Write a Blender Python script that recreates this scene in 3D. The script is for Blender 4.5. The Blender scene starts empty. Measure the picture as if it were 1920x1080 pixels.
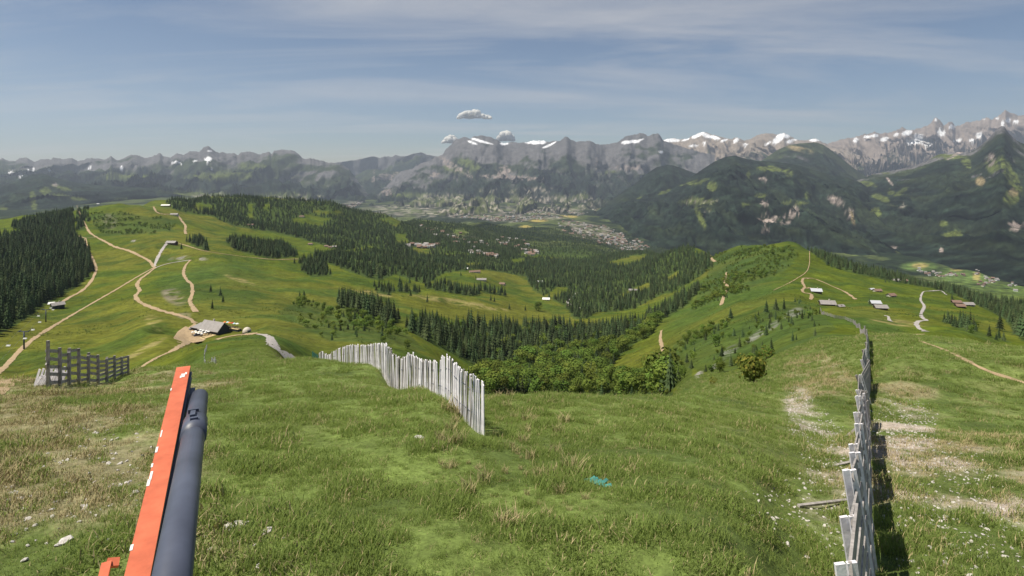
import bpy, bmesh, math, random
import numpy as np
from mathutils import Vector, Matrix
random.seed(7); rng = np.random.default_rng(11)
SC = bpy.context.scene
COL = SC.collection
# ------------------------------------------------------------------ camera, sky, sun, exposure
F, CX, CY, H = 1100.0, 960.0, 305.0, 5.0          # focal length (px of a 1920 px frame), principal point, eye height
cam = bpy.data.cameras.new('camera'); camo = bpy.data.objects.new('camera', cam); COL.objects.link(camo)
cam.sensor_width = 36; cam.lens = 36 * F / 1920; cam.shift_y = (CY - 540) / 1920
cam.clip_start = 0.05; cam.clip_end = 150000
camo.location = (0, 0, H); camo.rotation_euler = (math.radians(90), 0, 0)
SC.camera = camo
SUN_EL, SUN_AZ = math.radians(63), math.radians(-102)     # azimuth from +Y, negative = to the left
sd = Vector((math.sin(SUN_AZ) * math.cos(SUN_EL), math.cos(SUN_AZ) * math.cos(SUN_EL), math.sin(SUN_EL)))
sun = bpy.data.lights.new('sun', 'SUN'); sun.energy = 4.2; sun.angle = math.radians(0.5); sun.color = (1, 0.93, 0.79)
suno = bpy.data.objects.new('sun', sun); COL.objects.link(suno)
suno.rotation_euler = (-sd).to_track_quat('-Z', 'Y').to_euler()
W = bpy.data.worlds.new('World'); SC.world = W; W.use_nodes = True
nt = W.node_tree; nt.nodes.clear()
N = nt.nodes.new; L = nt.links.new
out = N('ShaderNodeOutputWorld'); bg = N('ShaderNodeBackground'); L(bg.outputs[0], out.inputs[0])
sky = N('ShaderNodeTexSky'); sky.sky_type = 'NISHITA'; sky.sun_disc = False
sky.sun_elevation = SUN_EL; sky.sun_rotation = SUN_AZ; sky.altitude = 1900; sky.air_density = 1.0; sky.dust_density = 0.6; sky.ozone_density = 3.0
bg.inputs[1].default_value = 0.05
tc = N('ShaderNodeTexCoord'); sep = N('ShaderNodeSeparateXYZ'); L(tc.outputs['Generated'], sep.inputs[0])
def vmath(op, a, b):
    n = N('ShaderNodeMath'); n.operation = op
    for i, v in enumerate((a, b)):
        if isinstance(v, (int, float)): n.inputs[i].default_value = v
        else: L(v, n.inputs[i])
    return n.outputs[0]
zc = vmath('ADD', vmath('MAXIMUM', sep.outputs[2], 0.0), 0.07)
cmb = N('ShaderNodeCombineXYZ')
L(vmath('DIVIDE', sep.outputs[0], zc), cmb.inputs[0]); L(vmath('DIVIDE', sep.outputs[1], zc), cmb.inputs[1])
mp = N('ShaderNodeMapping'); mp.inputs['Rotation'].default_value = (0, 0, 0.5); mp.inputs['Scale'].default_value = (0.35, 1.0, 1)
mp.inputs['Location'].default_value = (3.1, 1.7, 0)
L(cmb.outputs[0], mp.inputs[0])
n1 = N('ShaderNodeTexNoise'); n1.inputs['Scale'].default_value = 0.75; n1.inputs['Detail'].default_value = 9
n1.inputs['Roughness'].default_value = 0.62; n1.inputs['Distortion'].default_value = 0.7
L(mp.outputs[0], n1.inputs['Vector'])
n2 = N('ShaderNodeTexNoise'); n2.inputs['Scale'].default_value = 0.22; n2.inputs['Detail'].default_value = 3
L(mp.outputs[0], n2.inputs['Vector'])
cr = N('ShaderNodeMapRange'); L(vmath('ADD', n1.outputs[0], vmath('MULTIPLY', n2.outputs[0], 0.8)), cr.inputs[0])
cr.inputs[1].default_value = 0.86; cr.inputs[2].default_value = 1.2; cr.inputs[3].default_value = 0; cr.inputs[4].default_value = 0.66
mx = N('ShaderNodeMix'); mx.data_type = 'RGBA'
L(cr.outputs[0], mx.inputs[0]); L(sky.outputs[0], mx.inputs[6]); mx.inputs[7].default_value = (8.6, 8.3, 8.1, 1)
L(mx.outputs[2], bg.inputs[0])
SC.view_settings.view_transform = 'Standard'; SC.view_settings.look = 'None'
SC.view_settings.exposure = 0.66; SC.view_settings.gamma = 1; SC.view_settings.use_curve_mapping = False
SC.cycles.max_bounces = 5; SC.cycles.diffuse_bounces = 2; SC.cycles.volume_bounces = 0; SC.cycles.transparent_max_bounces = 8

# ------------------------------------------------------------------ helpers
def tag(o, label=None, cat=None, group=None, kind=None):
    if label: o['label'] = label
    if cat: o['category'] = cat
    if group: o['group'] = group
    if kind: o['kind'] = kind
    return o
def empty(name, loc=(0, 0, 0), rz=0.0):
    o = bpy.data.objects.new(name, None); COL.objects.link(o); o.location = loc; o.rotation_euler = (0, 0, rz)
    o.empty_display_size = 0.2; return o
def link(name, me, parent=None):
    o = bpy.data.objects.new(name, me); COL.objects.link(o)
    if parent is not None: o.parent = parent
    return o
class MB:
    def __init__(s): s.v = []; s.f = []; s.m = []
    def add(s, vs, fs, mi=0):
        k = len(s.v); s.v += [tuple(v) for v in vs]; s.f += [tuple(i + k for i in f) for f in fs]; s.m += [mi] * len(fs); return s
    def box(s, c, ax, mi=0):
        """c centre, ax three half-extent vectors"""
        c = Vector(c); a, b, d = [Vector(t) for t in ax]
        vs = [c + i * a + j * b + k * d for k in (-1, 1) for j in (-1, 1) for i in (-1, 1)]
        return s.add(vs, [(0, 2, 3, 1), (4, 5, 7, 6), (0, 1, 5, 4), (2, 6, 7, 3), (0, 4, 6, 2), (1, 3, 7, 5)], mi)
    def abox(s, x0, x1, y0, y1, z0, z1, mi=0):
        return s.box(((x0 + x1) / 2, (y0 + y1) / 2, (z0 + z1) / 2), (((x1 - x0) / 2, 0, 0), (0, (y1 - y0) / 2, 0), (0, 0, (z1 - z0) / 2)), mi)
    def plank(s, p, q, w, t, up=(0, 0, 1), mi=0):
        """board from p to q, width w along `up`, thickness t"""
        p, q, up = Vector(p), Vector(q), Vector(up); d = q - p
        u = (up - d * (up.dot(d) / max(d.length_squared, 1e-9)))
        u = u.normalized() if u.length > 1e-6 else Vector((1, 0, 0))
        n = d.cross(u).normalized()
        return s.box((p + q) / 2, (d / 2, u * w / 2, n * t / 2), mi)
    def tube(s, p, q, r0, r1, n=8, mi=0, cap=True):
        p, q = Vector(p), Vector(q); d = (q - p).normalized()
        a = d.orthogonal().normalized(); b = d.cross(a)
        vs = []
        for c, r in ((p, r0), (q, r1)):
            vs += [c + (a * math.cos(2 * math.pi * i / n) + b * math.sin(2 * math.pi * i / n)) * r for i in range(n)]
        fs = [(i, (i + 1) % n, n + (i + 1) % n, n + i) for i in range(n)]
        if cap: fs += [tuple(range(n - 1, -1, -1)), tuple(range(n, 2 * n))]
        return s.add(vs, fs, mi)
    def mesh(s, name, mats, smooth=False):
        me = bpy.data.meshes.new(name); me.from_pydata(s.v, [], s.f)
        for m in (mats if isinstance(mats, (list, tuple)) else [mats]): me.materials.append(m)
        me.polygons.foreach_set('material_index', s.m)
        if smooth: me.polygons.foreach_set('use_smooth', [True] * len(s.f))
        me.update(); return me
    def build(s, name, mats, parent=None, smooth=False): return link(name, s.mesh(name, mats, smooth), parent)

# ---- numpy noise
_perm = rng.permutation(4096)
def vnoise(x, y, seed=0):
    xi = np.floor(x).astype(np.int64); yi = np.floor(y).astype(np.int64); fx = x - xi; fy = y - yi
    fx = fx * fx * fx * (fx * (fx * 6 - 15) + 10); fy = fy * fy * fy * (fy * (fy * 6 - 15) + 10)
    def h(a, b): return _perm[(_perm[(a + seed * 131) & 4095] + b * 57 + seed * 17) & 4095] / 2047.5 - 1
    return (h(xi, yi) * (1 - fx) + h(xi + 1, yi) * fx) * (1 - fy) + (h(xi, yi + 1) * (1 - fx) + h(xi + 1, yi + 1) * fx) * fy
def fbm(x, y, oct=5, seed=0, gain=0.5):
    t = 0.0; a = 1.0
    for o in range(oct): t = t + a * vnoise(x * 2 ** o, y * 2 ** o, seed + o); a *= gain
    return t
def ridged(x, y, oct=5, seed=0, gain=0.55):
    t = 0.0; a = 1.0; s = 0
    for o in range(oct): t = t + a * (1 - np.abs(vnoise(x * 2 ** o, y * 2 ** o, seed + o)) * 2); s += a; a *= gain
    return t / s
def pchip(xk, yk, x):
    xk = np.asarray(xk, float); yk = np.asarray(yk, float); h = np.diff(xk); dl = np.diff(yk) / h
    m = np.zeros(len(xk)); m[0] = dl[0]; m[-1] = dl[-1]
    for i in range(1, len(xk) - 1):
        if dl[i - 1] * dl[i] > 0:
            w1 = 2 * h[i] + h[i - 1]; w2 = h[i] + 2 * h[i - 1]; m[i] = (w1 + w2) / (w1 / dl[i - 1] + w2 / dl[i])
    x = np.clip(x, xk[0], xk[-1]); i = np.clip(np.searchsorted(xk, x) - 1, 0, len(xk) - 2)
    t = (x - xk[i]) / h[i]; t2 = t * t; t3 = t2 * t
    return (2 * t3 - 3 * t2 + 1) * yk[i] + (t3 - 2 * t2 + t) * h[i] * m[i] + (-2 * t3 + 3 * t2) * yk[i + 1] + (t3 - t2) * h[i] * m[i + 1]
def inpoly(px, py, poly):
    px = np.asarray(px, float); py = np.asarray(py, float); r = np.zeros(px.shape, bool); n = len(poly)
    for i in range(n):
        x1, y1 = poly[i]; x2, y2 = poly[(i + 1) % n]
        if y1 == y2: continue
        c = ((y1 > py) != (y2 > py)) & (px < (x2 - x1) * (py - y1) / (y2 - y1) + x1); r ^= c
    return r

# ------------------------------------------------------------------ the land as profiles: at each bearing, (distance, picture row) or (distance, ('z', height))
Z = lambda z: ('z', z)
FGL = [(2, Z(0.05)), (4, Z(0.04)), (7, 1080), (10, 930)]
FGR = [(2, Z(0.0)), (4, Z(-0.2)), (6, Z(-0.6)), (8.2, Z(-1.3)), (10, Z(-1.9)), (12, Z(-2.5)), (16, Z(-3.6)), (20, Z(-4.75)), (27, Z(-7.2)), (36, Z(-9)), (50, Z(-12.2))]
ST = {
 0: FGL + [(16, 800), (24, 725), (30, 712), (60, Z(-25)), (150, Z(-62)), (250, 706), (330, 650), (430, 600), (700, 520), (1000, 460), (1300, 425), (1450, 412), (1800, Z(-220)), (3000, Z(-420)), (4500, 408), (6000, Z(-450)), (11000, Z(-500))],
 100: FGL + [(16, 800), (24, 727), (32, 712), (60, Z(-24)), (130, Z(-58)), (220, 712), (300, 660), (400, 620), (560, 575), (800, 510), (1100, 455), (1350, 415), (1450, 404), (1800, Z(-230)), (3000, Z(-430)), (4500, 402), (6000, Z(-450)), (11000, Z(-500))],
 200: FGL + [(16, 800), (26, 730), (45, 705), (60, 698), (100, Z(-36)), (160, Z(-60)), (220, 690), (300, 650), (400, 610), (520, 575), (650, 545), (800, 510), (1000, 475), (1100, 450), (1300, 425), (1500, 390), (1600, 384), (1900, Z(-190)), (3000, Z(-420)), (4500, 395), (6000, Z(-420)), (11000, Z(-520))],
 300: FGL + [(16, 795), (28, 715), (38, 692), (70, Z(-27)), (110, Z(-42)), (150, 688), (200, 672), (260, 650), (340, 610), (420, 585), (540, 555), (650, 530), (800, 500), (900, 475), (1000, 455), (1150, 440), (1300, 425), (1450, 400), (1600, 395), (2000, 376), (2400, Z(-220)), (3500, Z(-420)), (6000, Z(-430)), (11000, Z(-540))],
 400: FGL + [(16, 790), (30, 708), (42, 688), (60, Z(-17)), (85, 684), (100, 682), (150, 652), (220, 640), (262, Z(-79)), (300, Z(-91)), (360, Z(-94.5)), (385, Z(-98)), (450, 575), (560, 545), (700, 515), (800, 495), (950, 470), (1100, 455), (1300, 440), (1500, 425), (1700, 412), (2000, 390), (2300, 371), (2700, Z(-230)), (4000, Z(-430)), (6000, Z(-450)), (11000, Z(-560))],
 500: FGL + [(16, 790), (30, 703), (48, 680), (65, Z(-18)), (90, 672), (130, 650), (170, 636), (210, 628), (260, Z(-71)), (330, 612), (430, 585), (560, 555), (700, 530), (850, 505), (1000, 483), (1200, 465), (1400, 452), (1600, 440), (1900, 420), (2200, 390), (2450, 374), (2900, Z(-260)), (4500, Z(-470)), (6500, Z(-500)), (11000, Z(-620))],
 600: FGL + [(16, 790), (30, 702), (48, 675), (65, Z(-21)), (110, Z(-46)), (230, 662), (320, 630), (430, 600), (560, 570), (700, 540), (850, 518), (1000, 500), (1200, 482), (1400, 467), (1700, 450), (2000, 430), (2300, 405), (2550, 380), (3000, Z(-290)), (4500, Z(-520)), (7000, Z(-620)), (11000, Z(-700))],
 700: FGL + [(16, 785), (28, 712), (36, 690), (55, Z(-24)), (120, Z(-60)), (300, 648), (400, 620), (520, 590), (650, 563), (800, 540), (1000, 515), (1200, 498), (1500, 478), (1800, 462), (2200, 440), (2600, 412), (2800, 400), (3300, Z(-370)), (5000, Z(-600)), (9500, 388), (12000, Z(-725))],
 800: FGL + [(15, 800), (22, 735), (26, Z(-6)), (60, Z(-34)), (150, Z(-80)), (330, 672), (430, 640), (520, 612), (650, 585), (800, 562), (1000, 538), (1200, 518), (1500, 497), (1900, 475), (2400, 452), (3000, 430), (3400, 412), (4000, Z(-480)), (5500, Z(-640)), (8000, 402), (12000, Z(-725))],
 900: FGL + [(13, 845), (15.5, 815), (19, 782), (24, 745), (40, Z(-15)), (80, Z(-45)), (180, Z(-95)), (380, 715), (450, 690), (540, 655), (640, 620), (760, 590), (900, 565), (1100, 542), (1400, 515), (1800, 490), (2300, 468), (3000, 447), (3800, 427), (4300, 418), (5000, Z(-600)), (6500, Z(-690)), (8000, 403), (12000, Z(-730))],
 1000: FGL + [(14, 840), (20, 775), (25, 738), (40, Z(-16)), (80, Z(-46)), (180, Z(-98)), (400, 730), (480, 700), (580, 665), (680, 635), (800, 605), (950, 583), (1150, 560), (1450, 532), (1850, 507), (2400, 482), (3100, 460), (4000, 443), (5000, 430), (6000, 420), (7000, 411), (8500, 400), (12000, Z(-735))],
 1100: FGL + [(14, 840), (20, 775), (26, 738), (40, Z(-15.5)), (80, Z(-44)), (180, Z(-92)), (380, 728), (460, 700), (560, 665), (660, 635), (800, 608), (950, 588), (1150, 565), (1450, 537), (1850, 512), (2400, 488), (3100, 468), (3900, 455), (4800, 443), (5600, 432), (6500, 420), (8500, 400), (12000, Z(-735))],
 1200: FGL + [(14, 845), (20, 780), (28, 742), (45, Z(-16)), (80, Z(-36)), (180, Z(-76)), (300, 725), (370, 700), (450, 670), (540, 640), (650, 612), (800, 590), (1000, 570), (1250, 550), (1500, 525), (1800, 503), (2200, 483), (2600, 472), (3200, Z(-560)), (4000, Z(-640)), (5200, 458), (6500, 425), (8500, Z(-745)), (12000, Z(-750))],
 1300: FGL + [(14, 850), (20, 790), (30, 752), (36, 742), (50, Z(-16.5)), (80, Z(-28)), (110, 712), (160, 700), (230, 675), (320, 650), (420, 625), (520, 605), (650, 580), (800, 558), (1000, 535), (1250, 512), (1500, 490), (1650, 472), (1750, 463), (2200, Z(-420)), (3000, Z(-600)), (4000, Z(-690)), (6000, Z(-720)), (12000, Z(-750))],
 1400: FGL[:2] + [(6, Z(-0.1)), (8, Z(-0.5)), (11, Z(-1.3)), (15, Z(-2.6)), (20, 805), (30, 765), (42, 735), (66, 718), (90, 705), (150, 680), (200, 655), (260, 630), (340, 600), (450, 575), (600, 550), (800, 520), (1000, 495), (1200, 470), (1350, 460), (1700, Z(-330)), (2500, Z(-540)), (4000, Z(-690)), (6000, Z(-720)), (12000, Z(-750))],
 1480: FGL[:1] + [(4, Z(-0.1)), (6, Z(-0.35)), (8, Z(-1)), (10, Z(-1.6)), (14, Z(-2.9)), (20, 825), (30, 775), (42, 735), (60, 705), (85, 680), (110, 662), (150, 640), (200, 620), (270, 600), (360, 578), (480, 555), (600, 535), (800, 505), (1000, 475), (1150, 456), (1500, Z(-300)), (2500, Z(-540)), (4000, Z(-690)), (12000, Z(-750))],
 1550: FGR[:-1] + [(45, Z(-11.6)), (60, 690), (85, 660), (110, 642), (150, 620), (200, 603), (260, 592), (350, 578), (480, 568), (600, 545), (750, 520), (900, 500), (1050, 480), (1400, Z(-320)), (2500, Z(-560)), (3500, Z(-660)), (12000, Z(-750))],
 1620: FGR + [(70, 645), (85, 632), (120, Z(-31)), (220, 606), (300, 590), (400, 575), (520, 560), (650, 545), (800, 527), (900, 515), (1000, 505), (1300, Z(-320)), (2500, Z(-600)), (3500, Z(-665)), (12000, Z(-750))],
 1700: FGR[:-1] + [(40, 690), (55, 660), (75, 637), (90, 629), (130, Z(-36)), (230, 615), (300, 598), (400, 580), (520, 565), (650, 552), (800, 540), (900, 530), (1000, 524), (1400, Z(-380)), (2500, Z(-630)), (3500, Z(-668)), (12000, Z(-750))],
 1800: FGR[:-1] + [(40, 690), (55, 662), (75, 640), (85, 635), (130, Z(-40)), (230, 622), (300, 607), (400, 590), (500, 577), (620, 566), (750, 556), (850, 548), (1200, Z(-350)), (2400, Z(-640)), (3500, Z(-670)), (12000, Z(-750))],
 1920: FGR[:-1] + [(40, 690), (55, 665), (68, 655), (110, Z(-38)), (160, Z(-55)), (240, 640), (300, 628), (400, 610), (500, 598), (600, 588), (720, 578), (1100, Z(-360)), (2400, Z(-640)), (3500, Z(-670)), (12000, Z(-750))],
}
ST[-500] = ST[0]; ST[2420] = ST[1920]
DG = np.exp(np.linspace(math.log(2.0), math.log(11500.0), 900)); LD = np.log(DG)
spx = sorted(ST); prof = []
for p in spx:
    k = ST[p]; d = [a for a, _ in k]; z = [b[1] if isinstance(b, tuple) else H - a * (b - CY) / F for a, b in k]
    prof.append(pchip(d, z, DG))
prof = np.array(prof)
PXG = np.arange(-500, 2421, 5.0)
TAB = np.array([pchip(spx, prof[:, j], PXG) for j in range(len(DG))]).T        # [column, distance]
_k = np.exp(-0.5 * (np.arange(-5, 6) / 2.2) ** 2); _k /= _k.sum()
TAB = sum(_k[i] * np.roll(TAB, i - 5, axis=0) if 0 else _k[i] * TAB[np.clip(np.arange(len(PXG)) + i - 5, 0, len(PXG) - 1)] for i in range(11))
_D, _P = np.meshgrid(DG, PXG); _X = _D * (_P - CX) / F
TAB = TAB + 0.0035 * np.minimum(_D, 2500) * (fbm(_X / (0.06 * _D + 6), LD[None, :] * 9, 4, 3)) * np.clip((_D - 6) / 20, 0, 1)
TAB = TAB + 0.05 * fbm(_X / 1.6, _D / 1.6, 4, 9) * np.exp(-_D / 60) + 0.012 * np.clip(_D - 110, 0, 900) * np.clip(ridged(_X / 160, _D / 160, 3, 21) - 0.55, 0, 1)
_C = (338 * (393 - CX) / F, 338.0)
_w = np.clip((34 - np.hypot(_X - _C[0], _D - _C[1])) / 12, 0, 1); _w = _w * _w * (3 - 2 * _w); TAB = TAB * (1 - _w) - 93.5 * _w
def hf(px, d):
    a = np.clip((np.asarray(px, float) - PXG[0]) / 5.0, 0, len(PXG) - 1.001); b = np.clip((np.log(np.maximum(d, 2.0)) - LD[0]) / (LD[1] - LD[0]), 0, len(DG) - 1.001)
    i = a.astype(int); j = b.astype(int); u = a - i; v = b - j
    return (TAB[i, j] * (1 - u) + TAB[i + 1, j] * u) * (1 - v) + (TAB[i, j + 1] * (1 - u) + TAB[i + 1, j + 1] * u) * v
def hxy(x, y): return hf(CX + F * np.asarray(x, float) / np.maximum(y, 0.5), y)
def hit(px, py, dmin=3.0, dmax=11000):
    """first ground point seen through picture point (px,py)"""
    c = hf(np.full(len(DG), px), DG); ray = H - DG * (py - CY) / F
    ok = np.nonzero((c >= ray) & (DG >= dmin) & (DG <= dmax))[0]
    if len(ok) == 0: return None
    i = ok[0]
    if i == 0: d = DG[0]
    else:
        a = ray[i - 1] - c[i - 1]; b = c[i] - ray[i]; t = a / (a + b) if a + b > 1e-9 else 1; d = DG[i - 1] + (DG[i] - DG[i - 1]) * min(max(t, 0), 1)
    return Vector((d * (px - CX) / F, d, float(hf(px, d))))
VIS = np.empty_like(TAB)                                                        # running lowest picture row seen so far per column
_py = CY + (H - TAB) * F / DG[None, :]; VIS = np.minimum.accumulate(_py, axis=1)
def visible(px, d, slack_px):
    """is ground at (px,d) seen, or hidden by less than slack_px picture rows"""
    i = np.clip(np.round((px - PXG[0]) / 5).astype(int), 0, len(PXG) - 1); j = np.clip(np.searchsorted(DG, d) - 1, 0, len(DG) - 1)
    py = CY + (H - hf(px, d)) * F / d
    return py - VIS[i, j] < slack_px
# ------------------------------------------------------------------ materials
def mat(name, col, rough=0.85, noise=None, var=0.25, bump=0.0, metal=0.0, attr=None, scales=None, spec=0.3, coord='Object'):
    m = bpy.data.materials.new(name); m.use_nodes = True; t = m.node_tree; b = t.nodes['Principled BSDF']
    b.inputs['Roughness'].default_value = rough; b.inputs['Metallic'].default_value = metal; b.inputs['Specular IOR Level'].default_value = spec
    b.inputs['Base Color'].default_value = (*col, 1)
    src = None
    if attr:
        a = t.nodes.new('ShaderNodeAttribute'); a.attribute_name = attr; src = a.outputs[0]
    if noise or scales:
        co = t.nodes.new('ShaderNodeTexCoord'); fac = None; last = None
        for sc_, am in (scales or [(noise, var)]):
            n = t.nodes.new('ShaderNodeTexNoise'); n.inputs['Scale'].default_value = sc_; n.inputs['Detail'].default_value = 6; n.inputs['Roughness'].default_value = 0.6
            t.links.new(co.outputs[coord], n.inputs['Vector']); last = n
            r = t.nodes.new('ShaderNodeMapRange'); r.inputs[1].default_value = 0.3; r.inputs[2].default_value = 0.7; r.inputs[3].default_value = 1 - am; r.inputs[4].default_value = 1 + am
            t.links.new(n.outputs[0], r.inputs[0])
            if fac is None: fac = r.outputs[0]
            else:
                q = t.nodes.new('ShaderNodeMath'); q.operation = 'MULTIPLY'; t.links.new(fac, q.inputs[0]); t.links.new(r.outputs[0], q.inputs[1]); fac = q.outputs[0]
        v = t.nodes.new('ShaderNodeVectorMath'); v.operation = 'SCALE'
        if src is not None: t.links.new(src, v.inputs[0])
        else: v.inputs[0].default_value = col
        t.links.new(fac, v.inputs['Scale']); t.links.new(v.outputs[0], b.inputs['Base Color'])
        if bump:
            bp = t.nodes.new('ShaderNodeBump'); bp.inputs['Strength'].default_value = bump; bp.inputs['Distance'].default_value = 1.0 / (scales[-1][0] if scales else noise) * 0.3
            t.links.new(last.outputs[0], bp.inputs['Height']); t.links.new(bp.outputs[0], b.inputs['Normal'])
    elif src is not None: t.links.new(src, b.inputs['Base Color'])
    return m
M = {}
M['ground_near'] = mat('ground_near', (0, 0, 0), 0.95, attr='Col', scales=[(0.35, .25), (2.5, .3), (14, .35)], bump=0.6, spec=0.1)
M['ground_mid'] = mat('ground_mid', (0, 0, 0), 0.95, attr='Col', scales=[(0.012, .18), (0.08, .28), (0.35, .35)], bump=0.5, spec=0.05)
M['ground_far'] = mat('ground_far', (0, 0, 0), 0.95, attr='Col', scales=[(0.0012, .2), (0.008, .35), (0.022, .7)], bump=0.6, spec=0.03)
M['rock_far'] = mat('rock_far', (0, 0, 0), 0.95, attr='Col', scales=[(0.0015, .12), (0.006, .22), (0.02, .28)], bump=0.5, spec=0.05)
def translucent(m, col, fac):
    t = m.node_tree; b = t.nodes['Principled BSDF']; o = t.nodes['Material Output']; tr = t.nodes.new('ShaderNodeBsdfTranslucent'); mx_ = t.nodes.new('ShaderNodeMixShader'); tr.inputs[0].default_value = (*col, 1); mx_.inputs[0].default_value = fac
    t.links.new(b.outputs[0], mx_.inputs[1]); t.links.new(tr.outputs[0], mx_.inputs[2]); t.links.new(mx_.outputs[0], o.inputs[0]); return m
M['trail'] = mat('trail', (0.34, 0.25, 0.15), 0.95, noise=0.8, var=0.25)
M['gravel'] = mat('gravel', (0.36, 0.33, 0.31), 0.95, noise=1.5, var=0.3)
M['wood'] = mat('weathered_wood', (0.32, 0.295, 0.28), 0.85, noise=7, var=0.4, bump=0.3)
M['wood_pale'] = mat('pale_wood', (0.72, 0.69, 0.73), 0.85, noise=5, var=0.3, bump=0.2)
M['wood_dark'] = mat('dark_wood', (0.10, 0.07, 0.05), 0.85, noise=1, var=0.3)
M['bark'] = mat('bark', (0.07, 0.05, 0.035), 0.9)
M['spruce'] = mat('spruce_needles', (0.05, 0.074, 0.03), 0.9, noise=0.25, var=0.35, spec=0.1)
M['leaf'] = translucent(mat('leaves', (0.135, 0.195, 0.035), 0.9, noise=0.3, var=0.4, spec=0.1), (.12, .18, .03), .3)
M['leaf_yellow'] = mat('yellow_leaves', (0.17, 0.16, 0.03), 0.9, noise=2, var=0.4, spec=0.1)
M['white'] = mat('white_paint', (0.75, 0.75, 0.73), 0.6)
M['roof_grey'] = mat('grey_roof', (0.27, 0.25, 0.24), 0.6, noise=0.6, var=0.15)
M['roof_metal'] = mat('pale_metal_roof', (0.55, 0.56, 0.6), 0.4, metal=0.2)
M['roof_brown'] = mat('brown_roof', (0.2, 0.13, 0.1), 0.8)
M['wall_dark'] = mat('dark_boards', (0.035, 0.045, 0.055), 0.8, noise=1, var=0.3)
M['wall_cream'] = mat('cream_wall', (0.55, 0.5, 0.42), 0.8)
M['deck'] = mat('deck_boards', (0.5, 0.38, 0.2), 0.8, noise=1, var=0.2)
M['glass'] = mat('window_glass', (0.03, 0.04, 0.05), 0.1)
M['steel'] = mat('dark_steel', (0.07, 0.08, 0.115), 0.45, noise=2.5, var=0.35, metal=0.0, spec=0.4)
M['orange'] = mat('orange_paint', (0.56, 0.14, 0.07), 0.55, noise=9, var=0.22)
M['stone'] = mat('pale_stone', (0.48, 0.45, 0.42), 0.9, noise=6, var=0.3)
M['grass'] = translucent(mat('grass_blades', (0.205, 0.272, 0.07), 0.8, noise=0.5, var=0.4, spec=0.15), (.28, .35, .08), .45)
M['straw'] = mat('dry_grass', (0.36, 0.3, 0.16), 0.85, noise=0.7, var=0.3, spec=0.1)
M['cloud'] = translucent(mat('cloud_white', (0.95, 0.94, 0.9), 1.0, spec=0), (.95, .94, .9), .45)

def vary(m, lo, hi, tint=.25):
    """each tree its own tone"""
    t = m.node_tree; b = t.nodes['Principled BSDF']; src = b.inputs['Base Color'].links[0].from_socket; oi = t.nodes.new('ShaderNodeObjectInfo'); r = t.nodes.new('ShaderNodeMapRange'); r.inputs[3].default_value = lo; r.inputs[4].default_value = hi
    t.links.new(oi.outputs['Random'], r.inputs[0]); v = t.nodes.new('ShaderNodeVectorMath'); v.operation = 'SCALE'; t.links.new(src, v.inputs[0]); t.links.new(r.outputs[0], v.inputs['Scale'])
    w = t.nodes.new('ShaderNodeHueSaturation'); q = t.nodes.new('ShaderNodeMapRange'); q.inputs[3].default_value = .5 - tint * .12; q.inputs[4].default_value = .5 + tint * .08; mlt = t.nodes.new('ShaderNodeMath'); mlt.operation = 'MULTIPLY'; mlt.inputs[1].default_value = 7.31
    fr = t.nodes.new('ShaderNodeMath'); fr.operation = 'FRACT'; t.links.new(oi.outputs['Random'], mlt.inputs[0]); t.links.new(mlt.outputs[0], fr.inputs[0]); t.links.new(fr.outputs[0], q.inputs[0]); t.links.new(q.outputs[0], w.inputs['Hue']); t.links.new(v.outputs[0], w.inputs['Color']); t.links.new(w.outputs[0], b.inputs['Base Color'])
vary(M['spruce'], .6, 1.75); vary(M['leaf'], .6, 1.35)
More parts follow.
